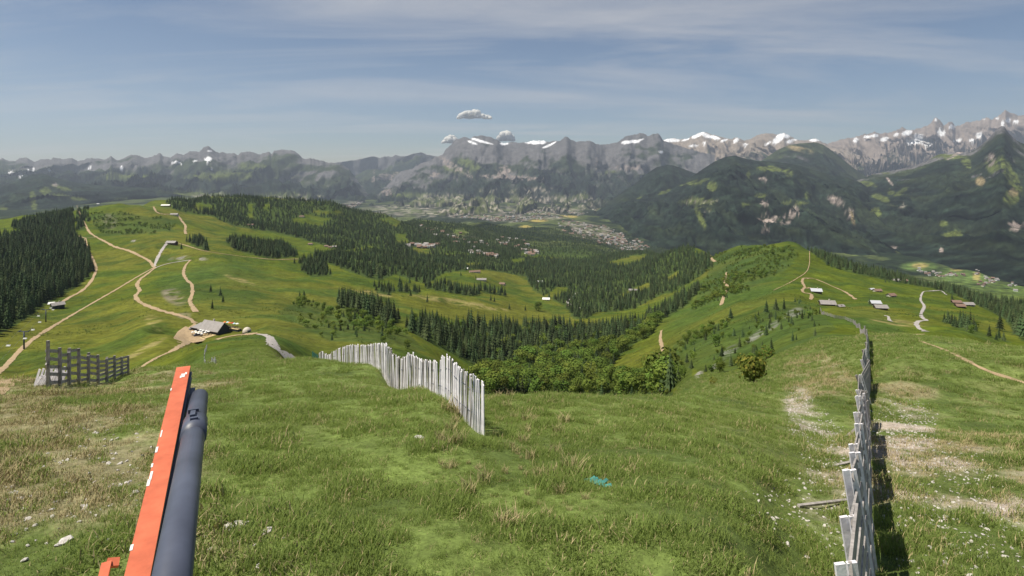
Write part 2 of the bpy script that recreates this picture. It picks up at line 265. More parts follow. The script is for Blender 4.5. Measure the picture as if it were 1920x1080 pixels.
# ------------------------------------------------------------------ land cover (what grows where; picture outlines of the real patches)
FOREST = {   # name: (outline of the tree bases, kind mix (spruce, broadleaf), spacing m, height range m, label words)
 'west': ([(-480, 425), (0, 447), (35, 447), (45, 437), (20, 425), (40, 417), (90, 405), (136, 394), (139, 440), (150, 452), (163, 470), (170, 490), (172, 510), (165, 520), (150, 535), (120, 552), (100, 562), (60, 590), (30, 610), (0, 627), (-480, 800)], (1, 0), 7, (13, 20), 'in the dense forest on the left edge'),
 'strip': ([(143, 395), (158, 402), (159, 430), (146, 432)], (1, 0), 8, (11, 17), 'in the narrow strip beside the upper ridge track'),
 'knoll': ([(155, 387), (164, 387), (170, 415), (163, 417)], (1, 0), 9, (8, 13), 'on the slope below the white hilltop station'),
 'scree': ([(170, 402), (225, 397), (330, 414), (322, 432), (255, 441), (195, 441), (175, 420)], (.3, .7), 7.5, (3, 7), 'among the scrub on the left hill'),
 'plateau': ([(310, 378), (350, 371), (450, 370), (520, 374), (620, 380), (660, 394), (720, 404), (800, 416), (880, 424), (960, 440), (1000, 470), (960, 480), (860, 478), (770, 470), (700, 468), (640, 470), (600, 458), (560, 447), (520, 437), (470, 430), (440, 425), (410, 412), (395, 405), (370, 402), (330, 395)], (1, 0), 14, (13, 20), 'in the forest on the far plateau'),
 'main': ([(640, 472), (700, 468), (770, 470), (860, 478), (960, 480), (1040, 486), (1100, 488), (1140, 478), (1200, 470), (1290, 462), (1330, 478), (1335, 500), (1310, 520), (1260, 548), (1230, 565), (1200, 577), (1150, 585), (1120, 585), (1100, 598), (1075, 598), (1060, 575), (1030, 560), (1000, 545), (985, 520), (950, 512), (900, 505), (860, 508), (830, 513), (800, 533), (770, 525), (740, 514), (712, 527), (690, 522), (650, 508), (640, 503)], (1, 0), 12.5, (11, 19), 'in the big forest of the middle valley'),
 'hut_clump': ([(350, 452), (375, 447), (395, 470), (380, 470)], (1, 0), 8, (10, 16), 'in the thin row beside the ridge hut'),
 'long_clump': ([(425, 452), (440, 450), (480, 457), (530, 456), (560, 480), (540, 484), (500, 484), (440, 470)], (1, 0), 8, (12, 18), 'in the long grove above the contour road'),
 'square_clump': ([(560, 490), (600, 487), (622, 517), (585, 520), (565, 507)], (1, 0), 8, (13, 18), 'in the compact grove below the contour road'),
 'east_clump': ([(590, 482), (640, 472), (652, 500), (625, 498)], (1, 0), 8, (12, 18), 'in the grove at the end of the contour road'),
 'row_a': ([(798, 530), (850, 537), (905, 551), (880, 555), (830, 547), (798, 541)], (1, 0), 9, (13, 19), 'in the long hedge row across the middle meadow'),
 'row_b': ([(890, 541), (940, 550), (946, 555), (905, 549)], (1, 0), 9, (11, 17), 'in the short row near the pink farm'),
 'row_c': ([(745, 541), (790, 546), (782, 552), (745, 547)], (1, 0), 9, (11, 17), 'in the small clump on the middle meadow'),
 'row_d': ([(705, 541), (737, 546), (732, 553), (705, 548)], (1, 0), 9, (10, 15), 'in the little clump left of the hedge row'),
 'low_clump': ([(635, 557), (720, 582), (752, 602), (730, 612), (690, 592), (635, 577)], (1, 0), 7, (12, 18), 'in the dark band above the picket fence'),
 'combe_up': ([(760, 606), (800, 602), (850, 610), (900, 612), (950, 612), (1000, 614), (1050, 612), (1100, 616), (1150, 612), (1200, 606), (1240, 578), (1290, 552), (1320, 530), (1290, 572), (1240, 600), (1190, 625), (1130, 650), (1010, 660), (960, 690), (900, 690), (860, 668), (800, 640), (765, 620)], (.93, .07), 7.5, (10, 19), 'in the wooded combe behind the picket fence'),
 'combe_low': ([(1010, 660), (1130, 650), (1190, 625), (1240, 600), (1225, 625), (1180, 650), (1150, 680), (1140, 712), (1240, 722), (1280, 748), (900, 748), (880, 700), (960, 690)], (.3, .7), 6.5, (6, 13), 'in the bright green thicket at the combe bottom'),
 'bowl_scrub': ([(520, 585), (570, 560), (640, 577), (760, 620), (800, 660), (700, 642), (620, 640), (590, 625)], (.35, .65), 9, (2.5, 7), 'among the scrub of the grassy bowl'),
 'ridge_scrub': ([(1340, 480), (1390, 466), (1480, 462), (1497, 480), (1478, 503), (1430, 528), (1385, 552), (1330, 570), (1290, 588), (1320, 530)], (.12, .88), 8, (3, 6.5), 'on the bushy flank of the right hand ridge'),
 'ridge_east': ([(1512, 463), (1545, 478), (1600, 500), (1700, 522), (1800, 545), (1920, 575), (2100, 610), (2100, 650), (1915, 640), (1885, 600), (1860, 586), (1800, 557), (1750, 541), (1700, 533), (1640, 521), (1600, 513), (1560, 501), (1530, 481)], (1, 0), 7.5, (8, 13), 'along the dark forest edge beyond the right meadow'),
 'east_row': ([(1762, 600), (1800, 605), (1845, 626), (1900, 642), (1860, 641), (1810, 623)], (.9, .1), 5, (4, 9), 'in the tree row below the zigzag path'),
 'rock_slope': ([(1300, 692), (1350, 645), (1400, 602), (1450, 572), (1500, 562), (1540, 590), (1570, 617), (1520, 637), (1450, 666), (1400, 688), (1340, 703)], (.6, .4), 8, (2, 4.5), 'on the steep rocky slope left of the board fence'),
 'town_woods': ([(900, 424), (1040, 424), (1120, 420), (1200, 445), (1240, 468), (1100, 490), (1000, 478), (940, 445)], (.9, .1), 27, (12, 19), 'among the houses of the hillside town'),
 'flank': ([(1255, 725), (1270, 690), (1260, 650), (1285, 630), (1330, 610), (1370, 600), (1350, 645), (1300, 692), (1290, 735)], (.3, .7), 7, (2, 5), 'on the flank beside the thin dirt path'),
}
CLEAR = [[(1100, 602), (1150, 590), (1205, 574), (1222, 586), (1190, 608), (1110, 610)], [(1195, 575), (1250, 548), (1262, 552), (1215, 586)], [(362, 383), (375, 380), (405, 386), (400, 394), (365, 394)], [(546, 413), (575, 402), (622, 411), (605, 423), (560, 421)], [(585, 394), (640, 396), (645, 404), (590, 402)],
 [(703, 412), (735, 405), (757, 415), (742, 426)], [(640, 472), (690, 460), (712, 464), (702, 471)], [(735, 440), (762, 438), (766, 455), (745, 456)], [(770, 466), (800, 462), (812, 477), (790, 480)],
 [(825, 474), (880, 476), (885, 480), (830, 480)], [(870, 494), (905, 492), (905, 497), (875, 498)], [(1135, 493), (1185, 480), (1215, 476), (1205, 490), (1165, 499)], [(1020, 555), (1045, 538), (1065, 540), (1055, 556), (1035, 562)],
 [(1160, 553), (1220, 528), (1218, 538), (1170, 558)], [(1250, 522), (1270, 507), (1275, 513), (1255, 530)], [(1302, 470), (1345, 469), (1345, 477), (1305, 477)], [(1338, 490), (1345, 488), (1343, 512), (1336, 512)], [(855, 430), (880, 436), (870, 446), (850, 440)],
 [(465, 384), (475, 380), (476, 410), (468, 410)], [(492, 383), (505, 382), (505, 395), (495, 395)], [(905, 430), (935, 436), (925, 444)], [(960, 485), (985, 485), (985, 493), (960, 493)], [(640, 462), (600, 455), (640, 458)]]
def blobs(px, py, lst):
    """soft weight of tilted ellipses (x,y,rx,ry[,tilt])"""
    w = np.zeros(np.shape(px))
    for e in lst:
        a = math.radians(e[4]) if len(e) > 4 else 0; dx = px - e[0]; dy = py - e[1]
        u = (dx * math.cos(a) + dy * math.sin(a)) / e[2]; v = (-dx * math.sin(a) + dy * math.cos(a)) / e[3]
        w = np.maximum(w, np.clip(1.6 - (u * u + v * v) * 1.2, 0, 1))
    return w
def mixc(c, col, w): return c * (1 - w[..., None]) + np.array(col) * w[..., None]
def cover_near(px, d, py):
    """base colour of the near and middle land"""
    x = d * (px - CX) / F
    n = fbm(x / 40, d / 40, 4, 5); n2 = fbm(x / 3, d / 3, 4, 6); n3 = fbm(x / 9, d / 9, 4, 8); n4 = fbm(x / 300, d / 300, 3, 12)
    c = np.zeros(px.shape + (3,)) + np.array((0.080, 0.106, 0.012))
    c = mixc(c, (0.062, 0.098, 0.02), np.clip(blobs(px, py, [(560, 600, 220, 60), (420, 530, 110, 40), (1350, 560, 130, 90, -30), (1640, 600, 60, 25, 15)]) * .8, 0, 1))
    c = mixc(c, (0.12, 0.12, 0.02), np.clip(n4 * .9 + n * .3, 0, .7))
    c = mixc(c, (0.042, 0.075, 0.015), np.clip(-n * 1.0 - 0.05 - .35 * n3, 0, .65))
    # dry straw streaks and bare slopes
    c = mixc(c, (0.26, 0.22, 0.09), blobs(px, py, [(290, 605, 22, 12, 30), (270, 655, 45, 5, -28), (450, 525, 30, 4, 18), (850, 565, 80, 5, 8), (700, 550, 40, 4, 10), (1680, 605, 60, 6, 5), (900, 575, 60, 4, 8)]) * np.clip(0.3 + n3, 0, .8))
    c = mixc(c, (0.21, 0.18, 0.14), blobs(px, py, [(205, 415, 16, 14, 20), (325, 555, 25, 14, 30), (345, 590, 14, 7)]) * np.clip(.5 + n3, 0, .8))
    c = mixc(c, (0.30, 0.28, 0.27), blobs(px, py, [(335, 484, 20, 3, -8), (382, 486, 9, 3), (1367, 660, 20, 8, -35), (1310, 703, 9, 5, -40), (1345, 684, 16, 5, -30), (1488, 587, 18, 8, -25), (1450, 610, 14, 6, -35), (250, 452, 5, 2), (1420, 628, 25, 6, -35)]) * np.clip(.75 + n3, 0, 1))
    # forest floors
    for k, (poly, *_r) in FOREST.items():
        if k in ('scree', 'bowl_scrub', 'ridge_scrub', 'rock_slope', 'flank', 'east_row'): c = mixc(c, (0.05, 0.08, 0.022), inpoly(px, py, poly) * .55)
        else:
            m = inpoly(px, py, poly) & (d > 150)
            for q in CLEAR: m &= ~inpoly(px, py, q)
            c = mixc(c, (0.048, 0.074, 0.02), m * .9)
    # beyond the ridges: valley woods and fields
    far = np.clip((d - 2600) / 900, 0, 1); wood = np.clip(.5 + .75 * np.clip((7200 - d) / 1500, 0, 1) + 1.4 * fbm(x / 420, d / 420, 4, 31) + 1.1 * fbm(x / 130, d / 260, 3, 33), 0, 1)
    cf = np.zeros(px.shape + (3,)) + np.array((0.075, 0.095, 0.032)); cf = mixc(cf, (0.018, 0.028, 0.014), wood)
    right = np.clip((px - 1500) / 80, 0, 1) * (d > 1500)
    cf = mixc(cf, (0.085, 0.13, 0.035), right * blobs(px, py, [(1725, 500, 36, 9), (1800, 515, 45, 18), (1850, 488, 22, 20, -60), (1835, 525, 40, 25), (1895, 548, 40, 18), (1650, 448, 35, 7, -10), (1690, 440, 9, 14)]))
    cf = mixc(cf, (0.26, 0.22, 0.08), right * blobs(px, py, [(1725, 498, 16, 5), (1795, 503, 12, 6), (1832, 518, 7, 9), (1868, 472, 14, 6, -10), (1835, 485, 8, 12)]))
    town = blobs(px, py, [(1110, 435, 60, 16, 12), (1170, 455, 40, 14, 10), (1050, 402, 70, 9, -8), (960, 410, 60, 7), (830, 440, 60, 14, 12), (900, 455, 70, 14, 10), (960, 460, 40, 10, 10), (1000, 475, 20, 6), (660, 382, 40, 6, -20), (850, 398, 160, 10), (760, 392, 80, 8), (980, 395, 110, 9)])
    cf = mixc(cf, (0.30, 0.27, 0.23), town * np.clip(.05 + 1.5 * fbm(x / 50, d / 110, 3, 41), 0, .8))
    cf = mixc(cf, (0.33, 0.27, 0.08), blobs(px, py, [(1067, 405, 16, 3, 8), (1010, 414, 16, 2.5), (985, 425, 10, 2.5)]) * (d > 4000))
    c = mixc(c, (0, 0, 0), far) + cf * far[..., None]
    # the summit meadow round the camera
    nf = np.clip(1 - (d - 70) / 60, 0, 1)
    cn = np.zeros(px.shape + (3,)) + np.array((0.128, 0.172, 0.045)); cn = mixc(cn, (0.165, 0.185, 0.065), np.clip(n3 * .8 + n2 * .5, 0, .8))
    cn = mixc(cn, (0.05, 0.075, 0.02), np.clip(-n2 * .9 - .15, 0, .6))
    dry = blobs(px, py, [(120, 850, 260, 170), (330, 720, 120, 30), (40, 1000, 120, 120), (440, 1010, 110, 60), (1750, 900, 200, 160), (1540, 720, 70, 60, 30), (1700, 740, 80, 40), (1250, 900, 80, 60)])
    cn = mixc(cn, (0.27, 0.235, 0.145), dry * np.clip(.34 + 1.1 * n2 + .4 * n3, 0, .75))
    grav = blobs(px, py, [(1530, 815, 45, 45, 35), (1580, 860, 60, 30, 35), (1500, 760, 40, 30, 60), (1760, 950, 110, 110), (1700, 820, 60, 60), (1840, 1020, 120, 60), (1680, 900, 45, 150, -8), (1560, 930, 60, 120), (1800, 930, 140, 90), (540, 665, 30, 10)])
    cn = mixc(cn, (0.40, 0.335, 0.30), grav * np.clip(.42 + 1.0 * n2 + .2 * n3, 0, .8))
    return mixc(c, (0, 0, 0), nf) + cn * nf[..., None]

# ------------------------------------------------------------------ terrain meshes
def grid_mesh(name, V, C, m, kind='structure', parent=None, flip=False):
    nr, nc = V.shape[:2]; me = bpy.data.meshes.new(name); me.vertices.add(nr * nc); me.vertices.foreach_set('co', V.reshape(-1).astype(np.float32))
    i = np.arange(nr * nc).reshape(nr, nc); q = np.stack([i[:-1, :-1], i[:-1, 1:], i[1:, 1:], i[1:, :-1]], -1).reshape(-1, 4)
    nf_ = len(q); me.loops.add(nf_ * 4); me.loops.foreach_set('vertex_index', q.reshape(-1).astype(np.int32)); me.polygons.add(nf_)
    me.polygons.foreach_set('loop_start', np.arange(0, nf_ * 4, 4, dtype=np.int32)); me.polygons.foreach_set('use_smooth', np.ones(nf_, bool))
    me.update(calc_edges=True); a = me.attributes.new('Col', 'FLOAT_COLOR', 'POINT')
    a.data.foreach_set('color', np.concatenate([np.clip(C, 0, 1).reshape(-1, 3), np.ones((nr * nc, 1))], 1).astype(np.float32).reshape(-1))
    me.materials.append(m); o = link(name, me, parent); tag(o, kind=kind); return o
def ground_part(name, d0, d1, rows, step, m, label):
    dd = np.exp(np.linspace(math.log(d0), math.log(d1), rows)); pp = np.arange(-500, 2421, step); P_, D_ = np.meshgrid(pp, dd)
    z = hf(P_, D_); V = np.stack([D_ * (P_ - CX) / F, D_, z], -1); py = CY + (H - z) * F / D_
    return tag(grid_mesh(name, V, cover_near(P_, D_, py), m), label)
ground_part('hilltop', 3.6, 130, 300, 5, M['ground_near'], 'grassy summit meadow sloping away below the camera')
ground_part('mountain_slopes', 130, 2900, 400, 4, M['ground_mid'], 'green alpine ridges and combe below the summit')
ground_part('valley', 2900, 11400, 130, 6, M['ground_far'], 'wide wooded valley with fields and towns')
gx, gy = np.meshgrid(np.linspace(-12, 12, 60), np.linspace(-30, 3.61, 60)); gz = hxy(gx, np.maximum(gy, 3.6)) 
grid_mesh('hilltop', np.stack([gx, gy, gz - 0.004], -1), cover_near(np.full(gx.shape, 960.), np.full(gx.shape, 8.), np.full(gx.shape, 1000.)), M['ground_near'])

def mountain(name, label, sky_, dcrest, base, ncol_step, rows, amp, cells, colour, m, rough=0.6, seed=0, power=1.0, cliff=None, jag=1.0, back=2500):
    """sky_: skyline [(px,py)]; dcrest: distance or [(px,d)]; base: [(px, d, z)]; a massif rising from the base line to the crest, with a back slope"""
    s = np.array(sky_, float); pp = np.arange(s[0, 0], s[-1, 0] + .1, ncol_step); py = np.interp(pp, s[:, 0], s[:, 1])
    dc = np.full(pp.shape, float(dcrest)) if not isinstance(dcrest, list) else np.interp(pp, [a for a, _ in dcrest], [b for _, b in dcrest])
    dc = dc + dc * 0.02 * fbm(pp / 60, pp * 0, 3, seed + 2)
    py = py - jag * np.abs(vnoise(pp / 4.5, pp * 0, seed + 7)) * 1.2 + jag * vnoise(pp / 2.1, pp * 0 + 3, seed + 8) * .7
    zc_ = H - dc * (py - CY) / F
    b = np.array(base, float); db = np.interp(pp, b[:, 0], b[:, 1]); zb = np.interp(pp, b[:, 0], b[:, 2])
    t = np.linspace(0, 1, rows)[:, None]; tb = np.linspace(0, 1, 8)[1:, None]
    Dm = db + (dc - db) * t; sh = t ** power
    if cliff: sh = np.interp(t, cliff[0], cliff[1])
    Zm = zb + (zc_ - zb) * sh
    Xm = Dm * (pp - CX) / F
    rg = ridged(Xm / cells, Dm / (cells * 2.6) + fbm(Xm / cells / 2, Dm / cells / 3, 2, seed + 3) * .5, 5, seed, rough)
    env = np.clip(t * 5, 0, 1) * np.clip((1 - t) * 3.2, 0, 1)
    Zm = Zm + amp * (rg - .55) * env
    Dm2 = Dm + amp * 0.9 * (fbm(Xm / cells * 1.7, Zm / cells * 1.2, 4, seed + 5)) * env
    V = np.stack([Dm2 * (pp - CX) / F, Dm2, Zm], -1)
    Db = dc + back * tb; Zb = zc_ - (zc_ - np.minimum(zb, zc_ - 100)) * tb ** 1.2 + amp * .3 * (ridged(Db * (pp - CX) / F / cells, Db / cells, 3, seed) - .55) * np.clip(tb * 3, 0, 1)
    V = np.concatenate([V, np.stack([Db * (pp - CX) / F, Db, Zb], -1)], 0)
    T = np.concatenate([np.broadcast_to(t, Zm.shape), np.broadcast_to(1 - tb * .5, Zb.shape)], 0); R = np.concatenate([rg, np.full(Zb.shape, .5)], 0)
    P_ = np.broadcast_to(pp, T.shape); PY = CY + (H - V[..., 2]) * F / V[..., 1]
    e1 = np.gradient(V, axis=1); e0 = np.gradient(V, axis=0); nn = np.cross(e1, e0); nz = np.abs(nn[..., 2]) / (np.linalg.norm(nn, axis=-1) + 1e-9)
    C = colour(P_, PY, T, R, nz, V)
    return tag(grid_mesh(name, V, C, m), label)
FORC, ALP, ROCK, SNOW = (0.011, 0.018, 0.012), (0.040, 0.052, 0.022), (0.112, 0.108, 0.112), (0.82, 0.83, 0.86)
def mcol(forest_top=.45, grass_top=.7, snow=0.0, snow_lo=.6, rock_slope=.55, meadow=(), rocks=(), snows=(), tan=(), town=(), rockc=ROCK, seed=0, woodvar=.3):
    def f(px, py, t, r, nz, V):
        x = V[..., 0]; y = V[..., 1]; n = fbm(x / 700, V[..., 2] / 350 + y / 900, 4, seed + 50); nf = fbm(x / 160, V[..., 2] / 110, 4, seed + 60)
        nx = fbm(x / 60, V[..., 2] / 45 + y / 120, 4, seed + 70)
        c = np.zeros(px.shape + (3,)) + np.array(FORC)
        c = c * np.clip(1 + .8 * nx, .4, 2.2)[..., None]
        c = mixc(c, (0.036, 0.048, 0.018), np.clip(nf * woodvar + n * woodvar * .6, 0, .8))
        c = mixc(c, ALP, np.clip((t + n * .12 - forest_top) / .08, 0, 1) * np.clip(.75 + nf * .5, 0, 1))
        c = mixc(c, rockc, np.clip((t + n * .14 + nf * .08 - grass_top) / .08, 0, 1))
        c = mixc(c, rockc, np.clip((rock_slope - nz + nf * .08) / .1, 0, 1) * np.clip((t - forest_top * .6) / .15, 0, 1))
        if len(meadow): c = mixc(c, (0.085, 0.105, 0.028), np.clip(blobs(px, py, meadow) * 1.5 - .5 + nx * 1.1, 0, 1) * (blobs(px, py, meadow) > 0))
        if len(tan): c = mixc(c, (0.25, 0.2, 0.11), blobs(px, py, tan) * np.clip(.8 + nf, 0, 1))
        if len(rocks): c = mixc(c, (0.24, 0.20, 0.18), np.clip(blobs(px, py, rocks) * 1.4 - .75 + nx * 1.5, 0, 1) * (blobs(px, py, rocks) > 0))
        if len(town): c = mixc(c, (0.09, 0.105, 0.04), blobs(px, py, town) * np.clip(.1 + 1.1 * nf, 0, .8)); c = mixc(c, (0.30, 0.27, 0.23), blobs(px, py, town) * np.clip(-.25 + 1.6 * nx, 0, .85))
        if snow: c = mixc(c, SNOW, np.clip((t - snow_lo + n * .25 + nf * .16 - (1 - snow) * .3) / .06, 0, 1) * np.clip((nz - .22) / .15, 0, 1) * np.clip(.62 - r + .35, 0, .5) * 2)
        if len(snows): c = mixc(c, SNOW, np.clip(blobs(px, py, snows) * 2 - .4 + nf * 1.2, 0, 1) * (blobs(px, py, snows) > 0))
        return c
    return f
SKY1 = [(-480, 306), (-300, 298), (-150, 303), (-60, 297), (0, 300), (5, 297), (12, 301), (30, 302), (36, 297), (50, 296), (58, 301), (66, 304), (76, 299), (90, 298), (95, 300), (100, 296), (120, 299), (128, 297), (135, 297), (147, 303), (158, 300), (163, 297), (185, 298), (195, 300), (203, 296), (208, 292), (215, 299), (220, 302), (232, 297), (247, 290), (262, 293), (275, 297), (285, 294), (295, 290), (300, 287), (306, 293), (320, 296), (332, 288), (345, 291), (355, 284), (375, 285), (383, 276), (389, 274), (395, 277), (402, 283), (410, 287), (416, 285), (425, 288), (437, 287), (446, 292), (452, 287), (462, 285), (472, 285), (480, 288), (487, 290), (495, 287), (505, 285), (510, 290), (514, 283), (530, 281), (552, 283), (560, 290), (567, 298), (575, 299), (583, 297), (600, 301), (615, 305), (640, 309), (655, 318), (668, 335), (680, 352), (705, 378)]
mountain('western_range', 'long rocky mountain range on the left skyline', SKY1, 14500, [(-480, 7000, -460), (300, 7500, -470), (600, 9000, -640), (720, 10500, -730)], 2, 110, 430, 800,
         mcol(.60, .80, rock_slope=.16, seed=1, snows=[(391, 299, 7, 4), (393, 283, 4, 1.5), (338, 305, 3, 1.5), (330, 303, 4, 2), (323, 306, 3, 1.5), (366, 302, 4, 1.5), (397, 317, 2, 1.5), (20, 323, 6, 2), (38, 329, 5, 5), (53, 320, 3, 3), (62, 318, 3, 2), (92, 318, 5, 2, 40), (132, 312, 3, 2), (168, 315, 5, 2, -40), (228, 315, 2, 4)], meadow=[(420, 330, 70, 8), (470, 312, 30, 6), (240, 332, 60, 6), (390, 365, 60, 5), (520, 365, 50, 5), (345, 362, 20, 4), (560, 370, 50, 5)], town=[(560, 372, 60, 8), (400, 368, 40, 5)]), M['rock_far'], seed=3, cliff=([0, .3, .6, .8, 1], [0, .14, .42, .66, 1]))
mountain('western_foothill', 'dark forested foothill with pale clearings at far left', [(-480, 345), (-250, 352), (-100, 350), (0, 346), (25, 340), (60, 328), (80, 325), (105, 333), (130, 340), (165, 345), (210, 350), (260, 352), (320, 360), (380, 370), (450, 380), (520, 400)], 8800, [(-480, 5200, -430), (520, 6000, -470)], 3, 70, 190, 700,
         mcol(1.5, 2, seed=4, meadow=[(85, 358, 11, 8), (62, 377, 6, 20, -10), (120, 369, 30, 3, 8), (155, 373, 18, 3), (5, 395, 10, 8), (30, 402, 22, 4), (115, 352, 22, 3, 15), (215, 378, 25, 5, -12), (350, 372, 25, 3)], rocks=[(103, 347, 5, 3)]), M['ground_far'], seed=5, jag=.4)
mountain('distant_range', 'hazy blue mountains far beyond the valley gap', [(540, 318), (600, 308), (640, 304), (668, 300), (690, 295), (702, 293), (712, 297), (722, 293), (735, 295), (742, 290), (752, 294), (765, 292), (775, 288), (790, 286), (800, 290), (812, 292), (840, 298), (900, 305)], 20300, [(540, 18800, -400), (900, 18800, -400)], 2, 40, 500, 1800, mcol(.5, .9, seed=6), M['rock_far'], seed=7, jag=.5)
mountain('gap_cliffs', 'pale cliffs across the valley gap', [(590, 350), (640, 336), (665, 331), (680, 322), (695, 317), (705, 318), (730, 320), (745, 322), (770, 325), (820, 330)], 18500, [(590, 14000, -740), (820, 14000, -740)], 2, 45, 300, 700, mcol(.5, 1.2, seed=8, rocks=[(700, 322, 5, 3), (700, 335, 3, 8), (725, 332, 18, 7), (745, 325, 8, 4)]), M['rock_far'], seed=9, jag=.6)
SKY3 = [(620, 405), (655, 392), (680, 375), (700, 360), (725, 350), (740, 332), (752, 322), (775, 316), (790, 306), (805, 302), (815, 296), (830, 290), (838, 278), (845, 273), (855, 262), (865, 260), (871, 256), (880, 261), (890, 256), (902, 254), (915, 257), (925, 260), (935, 265), (945, 270), (960, 266), (975, 268), (990, 267), (1000, 264), (1015, 264), (1030, 267), (1040, 264), (1050, 266), (1058, 258), (1062, 256), (1070, 262), (1080, 266), (1095, 266), (1106, 264), (1115, 269), (1125, 272), (1140, 271), (1155, 268), (1165, 263), (1172, 256), (1185, 254), (1200, 250), (1210, 252), (1215, 256), (1222, 252), (1235, 251), (1240, 258), (1243, 264), (1255, 268), (1275, 275), (1300, 282), (1340, 292)]
mountain('central_massif', 'grey cliffed massif rising over the valley in the middle', SKY3, 15500, [(620, 9800, -745), (720, 8200, -735), (800, 7200, -712), (900, 6700, -690), (1000, 6900, -700), (1080, 7600, -715), (1180, 9000, -745), (1340, 9500, -750)], 2, 190, 380, 560,
         mcol(.70, .77, rock_slope=.10, seed=10, snows=[(900, 264, 22, 2, 15), (885, 267, 10, 2, 20), (945, 269, 8, 3), (1005, 266, 22, 4), (1030, 272, 14, 2, -25), (1180, 266, 14, 3, -8), (1198, 264, 10, 2, -25), (1240, 285, 4, 2)], meadow=[(880, 308, 24, 9, 20), (855, 318, 30, 6, 10), (775, 366, 40, 4), (830, 375, 60, 7), (920, 372, 30, 5), (1090, 368, 16, 5), (1140, 323, 20, 3, -10), (880, 395, 60, 6), (960, 385, 50, 6)],
              rocks=[(945, 320, 14, 10), (960, 333, 60, 4, 3), (815, 328, 10, 5), (725, 360, 10, 6), (860, 320, 30, 4, 25), (1180, 315, 30, 5), (1118, 305, 2, 14), (850, 310, 40, 4, 30)], town=[(870, 392, 170, 18), (1000, 382, 130, 16), (760, 398, 60, 8), (960, 408, 90, 8), (1000, 357, 45, 6, -3), (830, 372, 55, 9), (900, 398, 60, 6), (920, 358, 25, 3), (990, 380, 60, 7), (1095, 370, 22, 5), (860, 392, 40, 5), (1030, 395, 60, 8)], woodvar=.3),
         M['rock_far'], seed=12, cliff=([0, .4, .6, .74, .82, .92, 1], [0, .08, .2, .38, .55, .82, 1]), rough=.62)
mountain('snowy_back_range', 'snow streaked summits behind the dark central hills', [(1080, 285), (1100, 275), (1150, 272), (1170, 270), (1245, 263), (1262, 259), (1275, 262), (1288, 261), (1298, 255), (1310, 250), (1320, 247), (1330, 251), (1345, 255), (1355, 258), (1368, 262), (1382, 258), (1395, 264), (1405, 262), (1415, 256), (1430, 251), (1445, 250), (1455, 253), (1462, 251), (1470, 250), (1480, 255), (1490, 260), (1500, 264), (1520, 262), (1530, 260), (1540, 266), (1560, 274), (1620, 295)], 18000, [(1080, 13500, -500), (1620, 13000, -400)], 2, 80, 520, 700,
         mcol(.35, .55, snows=[(1310, 252, 14, 4, -25), (1325, 254, 10, 4, 20), (1340, 258, 12, 3, 15), (1322, 270, 6, 2, 30), (1300, 273, 10, 1.5), (1358, 263, 8, 2, -15), (1380, 263, 6, 4, -35), (1397, 272, 5, 4, -25), (1460, 260, 14, 6, -35), (1475, 256, 6, 4), (1485, 264, 10, 3, -15), (1440, 269, 8, 2, -30), (1528, 263, 12, 2.5), (1285, 262, 8, 2, -20), (1260, 263, 16, 3)], seed=14, rockc=(0.24, 0.2, 0.165)), M['rock_far'], seed=15)
mountain('domed_hill', 'bare domed hill in front of the snowy range', [(1340, 345), (1380, 325), (1430, 300), (1460, 280), (1480, 272), (1500, 269), (1530, 267), (1545, 272), (1570, 290), (1590, 307), (1610, 322), (1650, 350)], 11500, [(1340, 8500, -420), (1650, 8500, -420)], 3, 60, 170, 600, mcol(.75, 1.6, seed=16, tan=[(1500, 280, 25, 5, 12)]), M['ground_far'], seed=17, jag=.3, power=.8)
mountain('round_dark_hill', 'round dark forested hill right of the central massif', [(1000, 445), (1060, 425), (1100, 402), (1140, 380), (1170, 358), (1190, 345), (1210, 328), (1230, 314), (1250, 309), (1262, 310), (1280, 316), (1300, 324), (1330, 336), (1400, 360)], 9800, [(1000, 6500, -745), (1200, 5800, -745), (1400, 6000, -700)], 3, 60, 170, 500, mcol(1.5, 2, seed=18), M['ground_far'], seed=19, jag=.3, power=.85)
mountain('forested_mountain', 'broad dark forested mountain in the right middle', [(1000, 452), (1040, 440), (1100, 411), (1160, 384), (1210, 366), (1260, 350), (1290, 336), (1315, 319), (1340, 303), (1360, 294), (1378, 292), (1400, 298), (1420, 302), (1450, 303), (1480, 307), (1500, 311), (1530, 320), (1560, 328), (1590, 333), (1615, 343), (1645, 365), (1680, 400), (1720, 450)], 8200, [(1000, 6200, -745), (1100, 5300, -745), (1300, 4200, -720), (1500, 3900, -700), (1720, 4300, -690)], 2, 170, 210, 480,
         mcol(1.5, 2, seed=20, meadow=[(1445, 316, 26, 5, 5), (1478, 323, 12, 6, 15), (1403, 328, 4, 7), (1303, 342, 26, 4, -12), (1335, 350, 9, 9, 40), (1310, 378, 30, 7), (1312, 405, 5, 26, -25), (1427, 367, 14, 4), (1490, 381, 24, 3), (1514, 366, 8, 5), (1400, 384, 12, 3), (1200, 368, 10, 4, -30), (1245, 360, 12, 3, -20)], rocks=[(1430, 334, 10, 5, 20), (1568, 377, 16, 8, 25), (1592, 397, 10, 12, 40), (1440, 408, 25, 10), (1480, 405, 20, 10, -40), (1432, 433, 10, 6), (1465, 418, 4, 4), (1432, 380, 8, 3)], tan=[(1598, 408, 3, 16, -18), (1430, 393, 0.1, .1)], town=[(1320, 393, 14, 5), (1310, 378, 35, 4)]), M['ground_far'], seed=21, jag=.4, power=.8)
